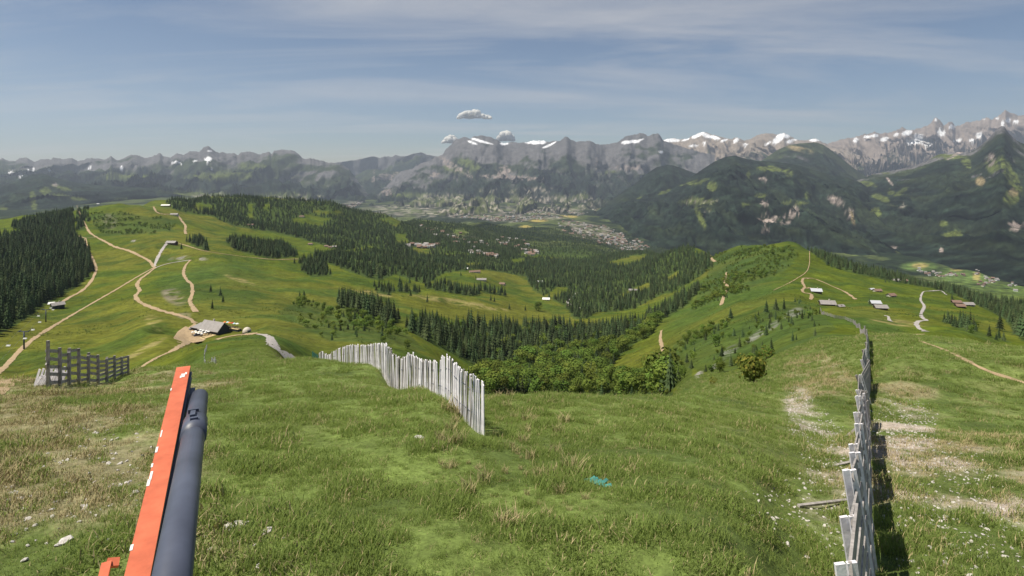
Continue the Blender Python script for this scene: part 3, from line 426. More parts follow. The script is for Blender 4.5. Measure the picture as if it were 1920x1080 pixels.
mountain('needle_range', 'jagged snowy needles on the right skyline', [(1520, 290), (1545, 273), (1560, 268), (1580, 262), (1600, 258), (1612, 256), (1622, 252), (1632, 251), (1640, 248), (1650, 252), (1665, 249), (1680, 246), (1688, 241), (1692, 238), (1700, 244), (1712, 245), (1725, 241), (1740, 236), (1748, 228), (1755, 221), (1762, 226), (1770, 236), (1778, 231), (1785, 230), (1792, 238), (1800, 235), (1812, 230), (1822, 229), (1835, 227), (1842, 223), (1850, 221), (1860, 224), (1870, 220), (1878, 213), (1884, 207), (1892, 211), (1900, 214), (1910, 217), (1920, 216), (1990, 226), (2080, 212), (2200, 230), (2420, 240)], 19500, [(1520, 14000, -420), (2420, 13500, -400)], 2, 110, 900, 620,
         mcol(.35, .5, seed=22, rockc=(0.23, 0.19, 0.165), snows=[(1605, 262, 6, 4), (1625, 257, 8, 3), (1640, 254, 8, 3), (1658, 261, 8, 4, -20), (1680, 253, 6, 3, -20), (1700, 250, 12, 5, -20), (1722, 258, 8, 9, -35), (1712, 266, 14, 4, -10), (1725, 264, 10, 5), (1765, 250, 7, 6), (1762, 243, 3, 5), (1785, 238, 6, 4), (1795, 265, 9, 2.5, -15), (1822, 263, 5, 3), (1836, 253, 6, 7, -20), (1755, 224, 3, 3), (1890, 225, 5, 4), (1880, 232, 3, 6), (1905, 228, 5, 3), (1845, 224, 5, 1.5), (1870, 222, 3, 2), (1740, 270, 8, 2), (1980, 240, 25, 10), (2080, 235, 30, 12), (2250, 250, 40, 10)]), M['rock_far'], seed=24, jag=1.6, rough=.68, cliff=([0, .4, .7, 1], [0, .22, .5, 1]))
mountain('pointed_mountain', 'dark pointed mountain with forested flanks at the right edge', [(1570, 365), (1590, 348), (1610, 337), (1640, 326), (1680, 319), (1715, 311), (1740, 300), (1760, 290), (1790, 286), (1820, 285), (1840, 272), (1855, 258), (1868, 243), (1878, 236), (1884, 238), (1892, 250), (1900, 259), (1912, 267), (1930, 274), (2000, 262), (2100, 240), (2250, 260), (2420, 290)], [(1570, 9500), (1700, 8600), (1880, 7600), (2420, 7000)], [(1570, 6800, -560), (1640, 5200, -660), (1700, 4300, -690), (1800, 3700, -680), (1920, 3200, -665), (2420, 3000, -665)], 2, 170, 140, 520,
         mcol(.74, .9, rock_slope=.2, seed=26, meadow=[(1625, 345, 22, 5, 10), (1655, 323, 14, 3, 10), (1650, 370, 22, 6, 25), (1640, 400, 12, 12, -20), (1690, 360, 16, 5, -30), (1670, 360, 8, 6), (1768, 418, 10, 6), (1785, 440, 20, 6, -8), (1770, 293, 40, 5), (1812, 305, 12, 8, 60), (1860, 310, 20, 12, 60), (1895, 370, 16, 14), (1895, 330, 10, 40, -30)], rocks=[(1915, 422, 28, 10), (1858, 300, 8, 14), (1800, 285, 25, 3, -30), (1765, 470, 4, 4), (1675, 462, 8, 6), (1668, 340, 2, 12, -40)], tan=[(1838, 340, 9, 8), (1900, 362, 10, 7)], town=[(1685, 385, 14, 5), (1680, 382, 16, 6)], snows=[(1905, 247, 14, 6, 20), (1918, 240, 10, 6)]), M['ground_far'], seed=27, jag=.5, rough=.6, power=.9)

# ------------------------------------------------------------------ haze
hb = MB().abox(-45000, 45000, -6000, 23200, -1010, 2300)
hm = bpy.data.materials.new('haze_air'); hm.use_nodes = True; hm.node_tree.nodes.clear()
ho = hm.node_tree.nodes.new('ShaderNodeOutputMaterial'); hv = hm.node_tree.nodes.new('ShaderNodeVolumePrincipled')
hv.inputs['Color'].default_value = (0.72, 0.83, 1.0, 1); hv.inputs['Density'].default_value = 2.9e-5; hv.inputs['Anisotropy'].default_value = 0.2
hm.node_tree.links.new(hv.outputs[0], ho.inputs['Volume'])
tag(hb.build('haze', hm), kind='stuff')

# ------------------------------------------------------------------ paths
def path(name, pts, width, m, label, off=0.06):
    P_ = np.array(pts, float); seg = np.hypot(*(P_[1:] - P_[:-1]).T); s = np.concatenate([[0], np.cumsum(seg)]); u = np.arange(0, s[-1] + .01, 1.2)
    X = pchip(s, P_[:, 0], u) if len(pts) > 2 else np.interp(u, s, P_[:, 0]); Y = pchip(s, P_[:, 1], u) if len(pts) > 2 else np.interp(u, s, P_[:, 1])
    runs = [[]]
    for a, b in zip(X, Y):
        h = hit(a, b)
        if h is None: continue
        if runs[-1] and abs(h.y - runs[-1][-1].y) > 0.09 * h.y + 1.5: runs.append([])
        runs[-1].append(h)
    mb = MB()
    for r in runs:
        if len(r) < 2: continue
        A = np.array([tuple(p) for p in r])
        if len(A) > 4:
            for _ in range(2): A[1:-1] = (A[:-2] + 2 * A[1:-1] + A[2:]) / 4
        # even out the spacing on the ground
        sg = np.hypot(A[1:, 0] - A[:-1, 0], A[1:, 1] - A[:-1, 1]); ss = np.concatenate([[0], np.cumsum(sg)])
        if ss[-1] < 1: continue
        step = max(width * .6, A[:, 1].mean() * .004); uu = np.linspace(0, ss[-1], max(3, int(ss[-1] / step)))
        A = np.stack([np.interp(uu, ss, A[:, 0]), np.interp(uu, ss, A[:, 1])], 1)
        T = np.gradient(A, axis=0); T /= np.linalg.norm(T, axis=1)[:, None] + 1e-9; Nn = np.stack([-T[:, 1], T[:, 0]], 1)
        wv = width * (1 + .25 * vnoise(uu / (width * 2.5), uu * 0, 77) + .2 * vnoise(uu / (width * .8), uu * 0, 78)); k = len(mb.v); nn = len(A); rows = []
        for f_ in (-.5, -.17, .17, .5):
            Q = A + Nn * (wv * f_)[:, None]; rows.append(np.stack([Q[:, 0], Q[:, 1], hxy(Q[:, 0], Q[:, 1]) + off + Q[:, 1] * .0005 - (abs(f_) > .3) * off * .8], 1))
        V = np.stack(rows, 1).reshape(-1, 3)
        mb.add(V, [(i * 4 + j, i * 4 + j + 1, (i + 1) * 4 + j + 1, (i + 1) * 4 + j) for i in range(nn - 1) for j in range(3)])
    if mb.v: tag(mb.build(name, m, smooth=True), label, kind='structure')
T_ = M['trail']
path('track', [(144, 386), (147, 395), (152, 408), (160, 422), (168, 436), (181, 445), (200, 455), (215, 463), (240, 470), (262, 480), (280, 490), (287, 498), (290, 503)], 4, T_, 'pale dirt track winding down the left ridge')
path('track', [(290, 503), (275, 515), (262, 525), (257, 535), (262, 545), (254, 555), (258, 563), (275, 573), (300, 582), (330, 590), (355, 598), (366, 606)], 3.6, T_, 'dirt track bending down to the refuge')
path('track', [(181, 445), (168, 446), (160, 447), (162, 460), (168, 475), (176, 490), (180, 505), (175, 520), (165, 535), (150, 548), (130, 558), (115, 568)], 3.6, T_, 'track along the left forest edge to the lift station')
path('track', [(142, 441), (150, 444), (160, 447)], 3.5, T_, 'short track spur at the forest corner')
path('track', [(287, 503), (260, 518), (220, 542), (180, 565), (140, 588), (100, 612), (60, 638), (35, 660), (12, 685), (-8, 703), (-60, 745)], 2.8, T_, 'straight track descending the left meadow')
path('track', [(289, 500), (295, 485), (303, 470), (310, 460), (315, 455)], 4, M['gravel'], 'gravel track from the junction up to the hut')
path('track', [(290, 503), (310, 496), (335, 491), (357, 488)], 2.8, M['gravel'], 'grey track below the rock outcrop')
path('track', [(357, 488), (347, 500), (344, 512), (350, 525), (360, 535), (361, 548), (356, 565), (362, 577), (368, 586)], 3.2, T_, 'track descending the bank above the refuge')
path('track', [(330, 455), (350, 461), (380, 470), (430, 478), (480, 484), (520, 487), (560, 486), (620, 484), (655, 480)], 2.4, M['ground_mid'] if 0 else T_, 'thin contour road below the long grove')
path('track', [(288, 388), (292, 396), (303, 402), (318, 402)], 5, T_, 'curved track on the far left hill')
path('track', [(335, 405), (341, 415), (348, 425), (347, 434), (349, 440)], 5, T_, 'track dropping from the far station')
path('track', [(358, 640), (340, 648), (320, 660), (300, 668), (275, 682), (255, 696)], 2.4, T_, 'footpath falling away left of the refuge')
path('track', [(400, 639), (420, 633), (450, 628), (478, 626), (490, 627)], 2.2, T_, 'footpath passing in front of the refuge')
path('track', [(490, 627), (505, 632), (512, 645), (520, 658), (535, 668), (555, 672)], 3.2, M['gravel'], 'pale gravel path climbing towards the picket fence')
path('track', [(1520, 540), (1510, 541), (1508, 536), (1504, 528), (1507, 522), (1520, 522), (1540, 528), (1560, 537), (1585, 548), (1605, 562)], 2.5, T_, 'sandy track looping round the ridge chalets')
path('track', [(1508, 540), (1504, 545), (1510, 550), (1521, 551), (1522, 558), (1519, 562)], 2.6, T_, 'short sandy bend between the two ridge chalets')
path('track', [(1736, 622), (1722, 615), (1718, 606), (1725, 602), (1738, 601), (1729, 596), (1727, 590), (1733, 575), (1726, 562), (1732, 547), (1745, 546), (1762, 545), (1776, 554)], 1.9, M['gravel'], 'pale zigzag path on the right meadow')
path('track', [(1658, 592), (1666, 594), (1667, 600), (1673, 604)], 1.6, M['gravel'], 'short pale hairpin below the double chalet')
path('track', [(1632, 631), (1660, 630), (1700, 628), (1735, 627)], 1.6, T_, 'worn trail along the crest beside the board fence')
path('track', [(1725, 640), (1745, 647), (1775, 658), (1800, 670), (1850, 695), (1910, 715), (1950, 728)], 0.4, T_, 'narrow worn trail across the right meadow')
path('track', [(1240, 620), (1238, 635), (1242, 655), (1236, 668), (1238, 680), (1240, 693), (1243, 705)], 2.4, T_, 'thin dirt path on the grassy spur')
path('track', [(1331, 478), (1335, 487), (1341, 491)], 5, T_, 'short track at the far chalet clearing')
path('track', [(1362, 511), (1359, 528), (1364, 540), (1358, 553), (1352, 573)], 3.6, T_, 'track down the bushy ridge flank')
path('track', [(1083, 548), (1068, 560), (1064, 567), (1078, 574), (1098, 581)], 5, M['gravel'], 'valley road in the combe')
path('track', [(1518, 470), (1518, 490), (1515, 505), (1490, 525), (1450, 545)], 1.0, T_, 'faint trail along the grassy ridge crest')

# ------------------------------------------------------------------ tree shapes
def spruce_crown(seed, tiers=8, n=9):
    r = random.Random(seed); mb = MB()
    for k in range(tiers):
        f = k / (tiers - 1); z0 = .10 + .80 * f; rad = (.16, .19, .22, .18)[seed % 4] * (1 - f) ** .85 + .018; top = z0 + .20 * (1 - f * .55)
        a0 = r.random() * 6; vs = [(r.uniform(-.01, .01), r.uniform(-.01, .01), min(top, 1.0))]
        for i in range(2 * n):
            a = a0 + math.pi * i / n; q = rad * (r.uniform(.8, 1.2) if i % 2 == 0 else r.uniform(.45, .65)); vs.append((math.cos(a) * q, math.sin(a) * q, z0 - (.03 * r.random() if i % 2 == 0 else -.03)))
        mb.add(vs, [(0, 1 + i, 1 + (i + 1) % (2 * n)) for i in range(2 * n)])
    return mb.mesh('spruce_crown', M['spruce'])
def trunk_mesh(r0=.022, h=.45, mt='bark'):
    mb = MB().tube((0, 0, -.06), (0, 0, h), r0, r0 * .4, 6); return mb.mesh('tree_trunk', M[mt])
def leaf_crown(seed, n=420, low=.02, mts=('leaf',), wide=.36, leaf=.045):
    r = random.Random(seed); mb = MB(); lob = [(r.uniform(-.17, .17), r.uniform(-.17, .17), r.uniform(low + .2, .8), r.uniform(.15, .27)) for _ in range(7)]
    for i in range(n):
        c = r.choice(lob); d = Vector((r.gauss(0, 1), r.gauss(0, 1), r.gauss(0, 1) + .25)).normalized(); p = Vector(c[:3]) + d * c[3] * r.uniform(.75, 1.08)
        p.x *= wide / .36; p.y *= wide / .36; p.z = min(max(p.z, low * .5), 1)
        nrm = (d + Vector((r.uniform(-.6, .6), r.uniform(-.6, .6), r.uniform(-.3, .7)))).normalized(); a = nrm.orthogonal().normalized(); b = nrm.cross(a); s = leaf * r.uniform(.6, 1.3)
        mb.add([p + a * s, p + b * s * .8, p - a * s, p - b * s * .8], [(0, 1, 2, 3)], r.randrange(len(mts)) if len(mts) > 1 else 0)
    return mb.mesh('leaf_crown', [M[k] for k in mts])
SPR = [spruce_crown(i, 8 - (i % 2), 9) for i in range(4)]; LEA = [leaf_crown(20 + i) for i in range(4)]; TRK = trunk_mesh(); TRL = trunk_mesh(.025, .4)
# ------------------------------------------------------------------ where the trees stand
trees = []      # x, y, z, height, kind, zone
for zi, (zn, (poly, mixk, sp, hr, words_)) in enumerate(FOREST.items()):
    dmin = {'rock_slope': 95, 'flank': 100}.get(zn, 170)
    ds = [h.y for h in (hit(a, b, dmin) for a, b in poly) if h is not None]; d0 = max(dmin, min(ds) * .85); d1 = min(max(ds) * 1.15 + 60, 5200)
    p0 = min(a for a, _ in poly); p1 = max(a for a, _ in poly)
    x0 = min((p0 - CX) / F * d0, (p0 - CX) / F * d1); x1 = max((p1 - CX) / F * d0, (p1 - CX) / F * d1)
    if d1 > 2000: sp *= 1.0
    gx, gy = np.meshgrid(np.arange(x0, x1, sp), np.arange(d0, d1, sp)); gx = gx.ravel() + rng.uniform(-.5, .5, gx.size) * sp; gy = gy.ravel() + rng.uniform(-.5, .5, gy.size) * sp
    px = CX + F * gx / gy; z = hf(px, gy); py = CY + (H - z) * F / gy
    jx = px + 4 * vnoise(gx / 25, gy / 25, zi); jy = py + 2 * vnoise(gx / 20, gy / 20, zi + 9)
    ok = inpoly(jx, jy, poly)
    for q in CLEAR: ok &= ~inpoly(jx, jy, q)
    h = rng.uniform(hr[0], hr[1], gx.size) * np.clip(1 + .35 * vnoise(gx / 45, gy / 45, zi + 30), .55, 1.3)
    if zn in ('scree', 'bowl_scrub', 'ridge_scrub', 'rock_slope', 'flank'): ok &= fbm(gx / 28, gy / 28, 2, zi) > (-.15 if zn in ('ridge_scrub', 'rock_slope') else .05)
    ok &= visible(px, gy, h * F / gy * .85)
    kd = rng.random(gx.size) + (.35 * vnoise(gx / 60, gy / 60, 71) if 0 < mixk[0] < .9 else 0) > mixk[0]
    h = np.where(kd & (mixk[0] > .5), h * .6, h)
    for i in np.nonzero(ok)[0]: trees.append((gx[i], gy[i], z[i], h[i], int(kd[i]), zn))
# lone trees the photograph shows on the open slopes
for px, py, hm_, k in [(395, 548, 9, 0), (413, 556, 10, 0), (398, 580, 8, 0), (418, 567, 7, 0), (340, 468, 12, 0), (552, 494, 11, 0), (702, 538, 12, 0), (768, 532, 14, 0), (801, 568, 14, 0), (770, 556, 12, 0), (926, 547, 13, 0), (864, 517, 12, 0), (892, 522, 10, 0), (1010, 583, 17, 1), (1005, 582, 14, 1), (562, 557, 8, 0), (570, 556, 8, 0), (955, 580, 12, 0), (920, 564, 12, 0), (927, 566, 10, 0), (985, 583, 11, 0), (1630, 572, 7, 0), (1660, 530, 8, 0), (1667, 530, 7, 0), (1785, 562, 9, 0), (1370, 598, 9, 0), (1437, 587, 9, 0), (1455, 583, 9, 0), (1470, 582, 9, 0), (1880, 590, 14, 0), (1875, 620, 12, 0), (1165, 603, 14, 0), (1205, 607, 14, 0), (1150, 606, 12, 0), (665, 600, 10, 0), (725, 603, 8, 0), (716, 640, 9, 0), (60, 590, 12, 0), (22, 600, 14, 0)]:
    p = hit(px, py)
    if p is not None: trees.append((p.x, p.y, p.z, hm_, k, 'lone'))
FOREST['lone'] = ([], (1, 0), 0, (0, 0), 'standing alone on the open alpine meadow')
trees.sort(key=lambda t: -(t[3] / t[1]) - (1 if t[5] == 'lone' else 0) * .005)
KIND = [('spruce_tree', 'spruce', SPR, TRK), ('broadleaf_tree', 'leafy tree', LEA, TRL)]
rest = {0: [], 1: []}; cnt = [0, 0]
for t in trees:
    k = t[4]; px = CX + F * t[0] / t[1]
    if cnt[k] < 290 and visible(np.array([px]), np.array([t[1]]), t[3] * F / t[1] * .35)[0] and -20 < px < 1940:
        cnt[k] += 1; nm, cat, crowns, trk = KIND[k]
        o = empty(nm, (t[0], t[1], t[2] - .15), random.uniform(0, 6.28)); wd = random.uniform(.85, 1.2) * (1.15 if k else 1); o.scale = (t[3] * wd, t[3] * wd, t[3])
        link('crown', random.choice(crowns), o); link('trunk', trk, o)
        wrd = FOREST[t[5]][4]; pl_ = FOREST[t[5]][0]
        if pl_:
            a_ = max(min(q[0] for q in pl_), 0); b_ = min(max(q[0] for q in pl_), 1920); f_ = (px - a_) / (b_ - a_); wrd += ', ' + ('left' if f_ < .33 else 'middle' if f_ < .67 else 'right') + ' part'
        tag(o, ('dark pointed spruce ' if k == 0 else 'bright green leafy tree ') + wrd, cat, ('spruces ' if k == 0 else 'leafy trees ') + wrd)
    else: rest[k].append(t)
# ------------------------------------------------------------------ scattering of uncountable stuff
def protos(name, meshes):
    c = bpy.data.collections.new(name)
    for i, me in enumerate(meshes):
        o = bpy.data.objects.new(f'{name}_{i}', me); c.objects.link(o)
    return c
def scatter(name, label, pts, rot, scl, idx, coll):
    me = bpy.data.meshes.new(name); n = len(pts); me.vertices.add(n); me.vertices.foreach_set('co', np.asarray(pts, np.float32).reshape(-1))
    for nm, ty, key, arr in (('rot', 'FLOAT_VECTOR', 'vector', rot), ('scl', 'FLOAT_VECTOR', 'vector', scl), ('idx', 'INT', 'value', idx)):
        a = me.attributes.new(nm, ty, 'POINT'); a.data.foreach_set(key, np.asarray(arr, np.float32 if ty != 'INT' else np.int32).reshape(-1))
    me.update(); o = link(name, me); g = bpy.data.node_groups.new(name, 'GeometryNodeTree')
    g.interface.new_socket('Geometry', in_out='INPUT', socket_type='NodeSocketGeometry'); g.interface.new_socket('Geometry', in_out='OUTPUT', socket_type='NodeSocketGeometry')
    gi = g.nodes.new('NodeGroupInput'); go = g.nodes.new('NodeGroupOutput'); ip = g.nodes.new('GeometryNodeInstanceOnPoints'); ci = g.nodes.new('GeometryNodeCollectionInfo')
    ci.inputs['Collection'].default_value = coll; ci.inputs['Separate Children'].default_value = True; ci.inputs['Reset Children'].default_value = True
    def na(nm, ty):
        q = g.nodes.new('GeometryNodeInputNamedAttribute'); q.data_type = ty; q.inputs['Name'].default_value = nm; return q.outputs['Attribute']
    e = g.nodes.new('FunctionNodeEulerToRotation'); g.links.new(na('rot', 'FLOAT_VECTOR'), e.inputs[0])
    g.links.new(gi.outputs[0], ip.inputs['Points']); g.links.new(ci.outputs[0], ip.inputs['Instance']); ip.inputs['Pick Instance'].default_value = True
    g.links.new(na('idx', 'INT'), ip.inputs['Instance Index']); g.links.new(e.outputs[0], ip.inputs['Rotation']); g.links.new(na('scl', 'FLOAT_VECTOR'), ip.inputs['Scale'])
    g.links.new(ip.outputs[0], go.inputs[0]); m = o.modifiers.new('scatter', 'NODES'); m.node_group = g
    return tag(o, label, kind='stuff')
for k, nm, lb in ((0, 'spruce_forest', 'dark spruce forest covering the ridges and valley slopes'), (1, 'leafy_thicket', 'bright green leafy scrub filling the combe and ridge flank')):
    r_ = rest[k]; n = len(r_); h = np.array([t[3] for t in r_]); w = rng.uniform(.85, 1.2, n) * (1.15 if k else 1)
    scatter(nm, lb, [(t[0], t[1], t[2] - .2) for t in r_], np.stack([np.zeros(n), np.zeros(n), rng.uniform(0, 6.28, n)], 1), np.stack([h * w, h * w, h], 1), rng.integers(0, 4, n), protos(nm + '_kinds', SPR if k == 0 else LEA))
print('TREES', len(trees), cnt)
# ------------------------------------------------------------------ grass of the summit meadow
def tuft(seed, n, hgt, spread, mts, wid=.006, lean=.5):
    r = random.Random(seed); mb = MB()
    for i in range(n):
        a = r.uniform(0, 6.28); q = spread * math.sqrt(r.random()); b = Vector((math.cos(a) * q, math.sin(a) * q, -.01)); h = hgt * r.uniform(.5, 1.2); ln = lean * r.uniform(.2, 1)
        d = r.uniform(0, 6.28); dv = Vector((math.cos(d), math.sin(d), 0)); sd_ = Vector((-dv.y, dv.x, 0)) * wid * r.uniform(.7, 1.3); m1 = b + dv * h * ln * .3 + Vector((0, 0, h * .55)); tp = b + dv * h * ln + Vector((0, 0, h * .95))
        mb.add([b - sd_, b + sd_, m1 + sd_ * .8, m1 - sd_ * .8, tp], [(0, 1, 2, 3), (3, 2, 4)], 1 if len(mts) > 1 and r.random() < .07 else 0)
    return mb.mesh('tuft', [M[k] for k in mts])
GR = protos('grass_kinds', [tuft(1, 44, .06, .17, ('grass', 'straw'), .004, 1.1), tuft(2, 44, .055, .19, ('grass', 'straw'), .004, 1.1), tuft(3, 60, .11, .14, ('grass', 'straw'), .004, .9), tuft(4, 36, .09, .18, ('straw', 'grass'), .004, 1.0), tuft(5, 60, .20, .12, ('straw', 'grass'), .004, .9)])
pts = []
for d0, d1, dens in ((5.2, 12, 60), (12, 24, 38), (24, 50, 13.0), (50, 120, 3.5)):
    hw = d1 * 1000 / F + 1; n = int((d1 - d0) * 2 * hw * dens); x = rng.uniform(-hw, hw, n); y = rng.uniform(d0, d1, n); ok = np.abs(x) < y * 1000 / F + 1; pts.append(np.stack([x[ok], y[ok]], 1))
pts = np.concatenate(pts); px = CX + F * pts[:, 0] / pts[:, 1]; z = hf(px, pts[:, 1]); py = CY + (H - z) * F / pts[:, 1]
ok = visible(px, pts[:, 1], 12); pts, px, z, py = pts[ok], px[ok], z[ok], py[ok]; n = len(pts)
n2 = fbm(pts[:, 0] / 3, pts[:, 1] / 3, 4, 6); n3 = fbm(pts[:, 0] / 9, pts[:, 1] / 9, 4, 8)
dry = blobs(px, py, [(120, 850, 260, 170), (330, 720, 120, 30), (40, 1000, 120, 120), (440, 1010, 110, 60), (1750, 900, 200, 160), (1540, 720, 70, 60, 30), (1700, 740, 80, 40), (1250, 900, 80, 60)]) * np.clip(.42 + 1.1 * n2 + .5 * n3, 0, .9)
grav = blobs(px, py, [(1530, 815, 45, 45, 35), (1580, 860, 60, 30, 35), (1500, 760, 40, 30, 60), (1760, 950, 110, 110), (1700, 820, 60, 60), (1840, 1020, 120, 60), (1680, 900, 45, 150, -8), (1800, 930, 140, 90)])
u = rng.random(n); idx = np.where(u < .45, 0, np.where(u < .85, 1, 2)); idx = np.where(rng.random(n) < dry * .75 + .03, 3, idx)
lush = blobs(px, py, [(950, 880, 160, 120, 20), (870, 930, 60, 40), (900, 770, 60, 60)]); idx = np.where((rng.random(n) < .035 * lush), 4, idx); idx = np.where((rng.random(n) < .35 * lush) & (idx < 2), 2, idx)
keep = rng.random(n) > grav * np.clip(.55 + .8 * n2, 0, .85); pts, z, idx = pts[keep], z[keep], idx[keep]; n = len(pts)
s = rng.uniform(.7, 1.35, n) * np.clip(pts[:, 1] / 30, 1, 2.2) * np.clip(1 + .9 * fbm(pts[:, 0] / .9, pts[:, 1] / .9, 2, 44), .5, 1.9)
scatter('grass', 'short alpine grass with dry straw on the summit meadow', np.stack([pts[:, 0], pts[:, 1], z], 1), np.stack([rng.uniform(-.15, .15, n), rng.uniform(-.15, .15, n), rng.uniform(0, 6.28, n)], 1), np.stack([s, s, s * rng.uniform(.7, 1.2, n)], 1), idx, GR)
print('GRASS', n)
TU = protos('tussock_kinds', [leaf_crown(200 + i, 36, .0, ('leaf', 'grass', 'spruce'), .6, .13) for i in range(3)])
n = 150000; y = np.exp(rng.uniform(math.log(110), math.log(1000), n)); x = rng.uniform(-.95, .95, n) * y; px = CX + F * x / y; z = hf(px, y); py = CY + (H - z) * F / y
den = np.clip(.25 + .9 * fbm(x / 35, y / 35, 3, 61), 0, 1) * np.clip(y / 500, .15, 1); ok = (rng.random(n) < den * .45) & visible(px, y, 0.5)
x, y, z = x[ok], y[ok], z[ok]; n = len(x); s = rng.uniform(.25, .75, n) * np.clip(1 + fbm(x / 20, y / 20, 2, 63), .5, 1.9) * np.clip(y / 420, .3, 1)
scatter('tussocks', 'low tussocks and dwarf shrubs dotted over the middle meadows', np.stack([x, y, z - .1], 1), np.stack([np.zeros(n), np.zeros(n), rng.uniform(0, 6.28, n)], 1), np.stack([s * 1.4, s * 1.4, s], 1), rng.integers(0, 3, n), TU)
print('TUSSOCKS', n)
# ---- pale stones
def stone_mesh(seed, flat=.55):
    r = random.Random(seed); bm = bmesh.new(); bmesh.ops.create_icosphere(bm, subdivisions=1, radius=.5)
    for v in bm.verts: v.co *= r.uniform(.65, 1.15); v.co.z *= flat; v.co.x *= 1.2
    me = bpy.data.meshes.new('stone'); bm.to_mesh(me); bm.free(); me.materials.append(M['stone']); return me
STN = [stone_mesh(i) for i in range(5)]
n = 60000; x = rng.uniform(-12, 42, n); y = rng.uniform(5.5, 60, n); px = CX + F * x / y; z = hf(px, y); py = CY + (H - z) * F / y
w = np.maximum(blobs(px, py, [(1530, 815, 55, 45, 35), (1580, 860, 60, 30, 35), (1500, 760, 30, 25, 60), (1760, 950, 120, 120), (1700, 820, 60, 70), (1840, 1020, 120, 60), (1680, 900, 45, 150, -8), (1560, 930, 60, 120)]), .35 * blobs(px, py, [(100, 900, 220, 160), (450, 1020, 90, 50), (1500, 960, 100, 80)]))
ok = (rng.random(n) < w * 1.3) & (px > -20) & (px < 1950); x, y, z = x[ok], y[ok], z[ok]; n = len(x); s = rng.uniform(.025, .08, n) * rng.uniform(.6, 1.6, n)
scatter('gravel_stones', 'small pale stones strewn along the fence gully', np.stack([x, y, z + .01], 1), rng.uniform(0, 6.28, (n, 3)) * (.1, .1, 1), np.stack([s, s, s], 1), rng.integers(0, 5, n), protos('stone_kinds', STN))
for px, py, sz, lb in [(440, 988, .26, 'cracked pale stone in the turf right of the orange beam'), (501, 998, .15, 'dark flat stone beside the cracked pale one'), (121, 1018, .17, 'pale stone in the dry grass at lower left'), (785, 822, .20, 'low pale stone left of the picket fence foot'), (1446, 886, .09, 'single white stone on the bank left of the board fence'), (157, 951, .12, 'small grey stone in the dry turf at left'), (60, 775, .16, 'white stone near the broken snow fence')]:
    p = hit(px, py); o = link('stone', STN[int(sz * 100) % 5], None); o.location = (p.x, p.y, p.z + sz * .12); o.scale = (sz * 1.3, sz, sz * .9); o.rotation_euler = (0, 0, px); tag(o, lb, 'stone')
# ------------------------------------------------------------------ orange beam arm with dark pipe, close to the camera
def arm():
    root = empty('steel_arm', (-.55, .35, float(hxy(-.5, 3.6)))); off = Vector(root.location)
    A = Vector((-1.342, 2.1, 3.52)); B = Vector((-2.24, 4.0, 3.61)); D = (B - A).normalized(); R = Vector((D.y, -D.x, 0)).normalized(); U = R.cross(D).normalized(); S = A - D * 1.75
    def part(nm, mb, m, sm=False, par=root):
        mb.v = [tuple(Vector(v) - off) for v in mb.v]; return mb.build(nm, m, par, sm)
    L_ = (B - S).length; c = (S + B) / 2
    def bar(r0, r1, u0, u1, end=0.0, m=0, mb=None):
        mb = mb or MB(); cc = (S + (B - D * end)) / 2 + R * (r0 + r1) / 2 + U * (u0 + u1) / 2
        return mb.box(cc, (D * (L_ - end) / 2, R * (r1 - r0) / 2, U * (u1 - u0) / 2), m)
    fl = part('flange', bar(-.042, .042, -.012, 0), M['orange'])
    chips = MB()
    for k, (t, w) in enumerate([(.30, .006), (.36, .005), (.42, .004), (.50, .005), (.62, .006), (.635, .005), (.66, .004), (.70, .005), (.745, .003), (.9, .003)]):
        p = S + D * L_ * t + R * (-.0405 + .003 * (k % 3)) + U * .0012; chips.box(p, (D * .018 * (1 + k % 3 * .6), R * w, U * .0012))
    q = B - D * .17 + R * .012 + U * .0012
    for dx, dy, l, w in ((0, 0, .03, .008), (.03, .012, .018, .006), (-.02, -.014, .02, .005), (.02, -.008, .012, .006)): chips.box(q + D * dx + R * dy, (D * l, R * w, U * .0012))
    part('paint_chips', chips, M['white'], par=fl).location = (0, 0, 0)
    w = bar(.022, .042, -.17, -.0125); bar(.0425, .052, -.05, -.035, .02, 0, w); bar(.0425, .052, -.085, -.075, .02, 0, w); bar(.0425, .07, -.17, -.155, .0, 0, w)
    part('web', w, M['steel'])
    b = MB().tube(S + D * L_ * .80 + R * .042 + U * -.1, S + D * L_ * .80 + R * .062 + U * -.1, .016, .016, 6); part('bolt', b, M['steel'])
    P1 = Vector((-2.0, 3.75, 3.50)); P0 = Vector((-.935, 1.61, 3.85)); PD = (P1 - P0).normalized(); P0 = P0 - PD * 1.3
    part('pipe', MB().tube(P0, P1, .052, .052, 24), M['steel'], True)
    c0 = P1 - PD * .95; part('collar', MB().tube(c0, c0 + PD * .30, .060, .060, 24), M['steel'], True)
    bl = MB().box(c0 + PD * .22 + Vector((-.01, 0, .066)), (PD * .05, R * .012, U * .008)); bl.box(c0 + PD * .30 + Vector((-.01, 0, .064)), (PD * .012, R * .026, U * .010)); bl.box(c0 + PD * .13 + Vector((0, 0, .064)), (PD * .014, R * .018, U * .006)); part('clamp_bolt', bl, M['steel'])
    part('end_cap', MB().tube(P1, P1 + PD * .012, .050, .044, 24), M['steel'], True)
    part('mast', MB().tube(off, (off.x, off.y, 3.75), .06, .06, 16), M['steel'], True)
    h0 = Vector(((185 - 960) / F * 1.9, 1.9, H - 1.9 * (1120 - CY) / F)); h1 = Vector(((200 - 960) / F * 2.05, 2.05, H - 2.05 * (1056 - CY) / F))
    hk = MB().plank(h0 - (h1 - h0) * 2, h1, .03, .012, (1, 0, 0)); hk.plank(h1, h1 + Vector((.03, .02, -.01)), .03, .012, (0, 1, .3)); part('hook', hk, M['orange'])
    tag(root, 'orange painted steel beam with dark pipe clamped alongside, reaching from lower left', 'steel beam')
arm()
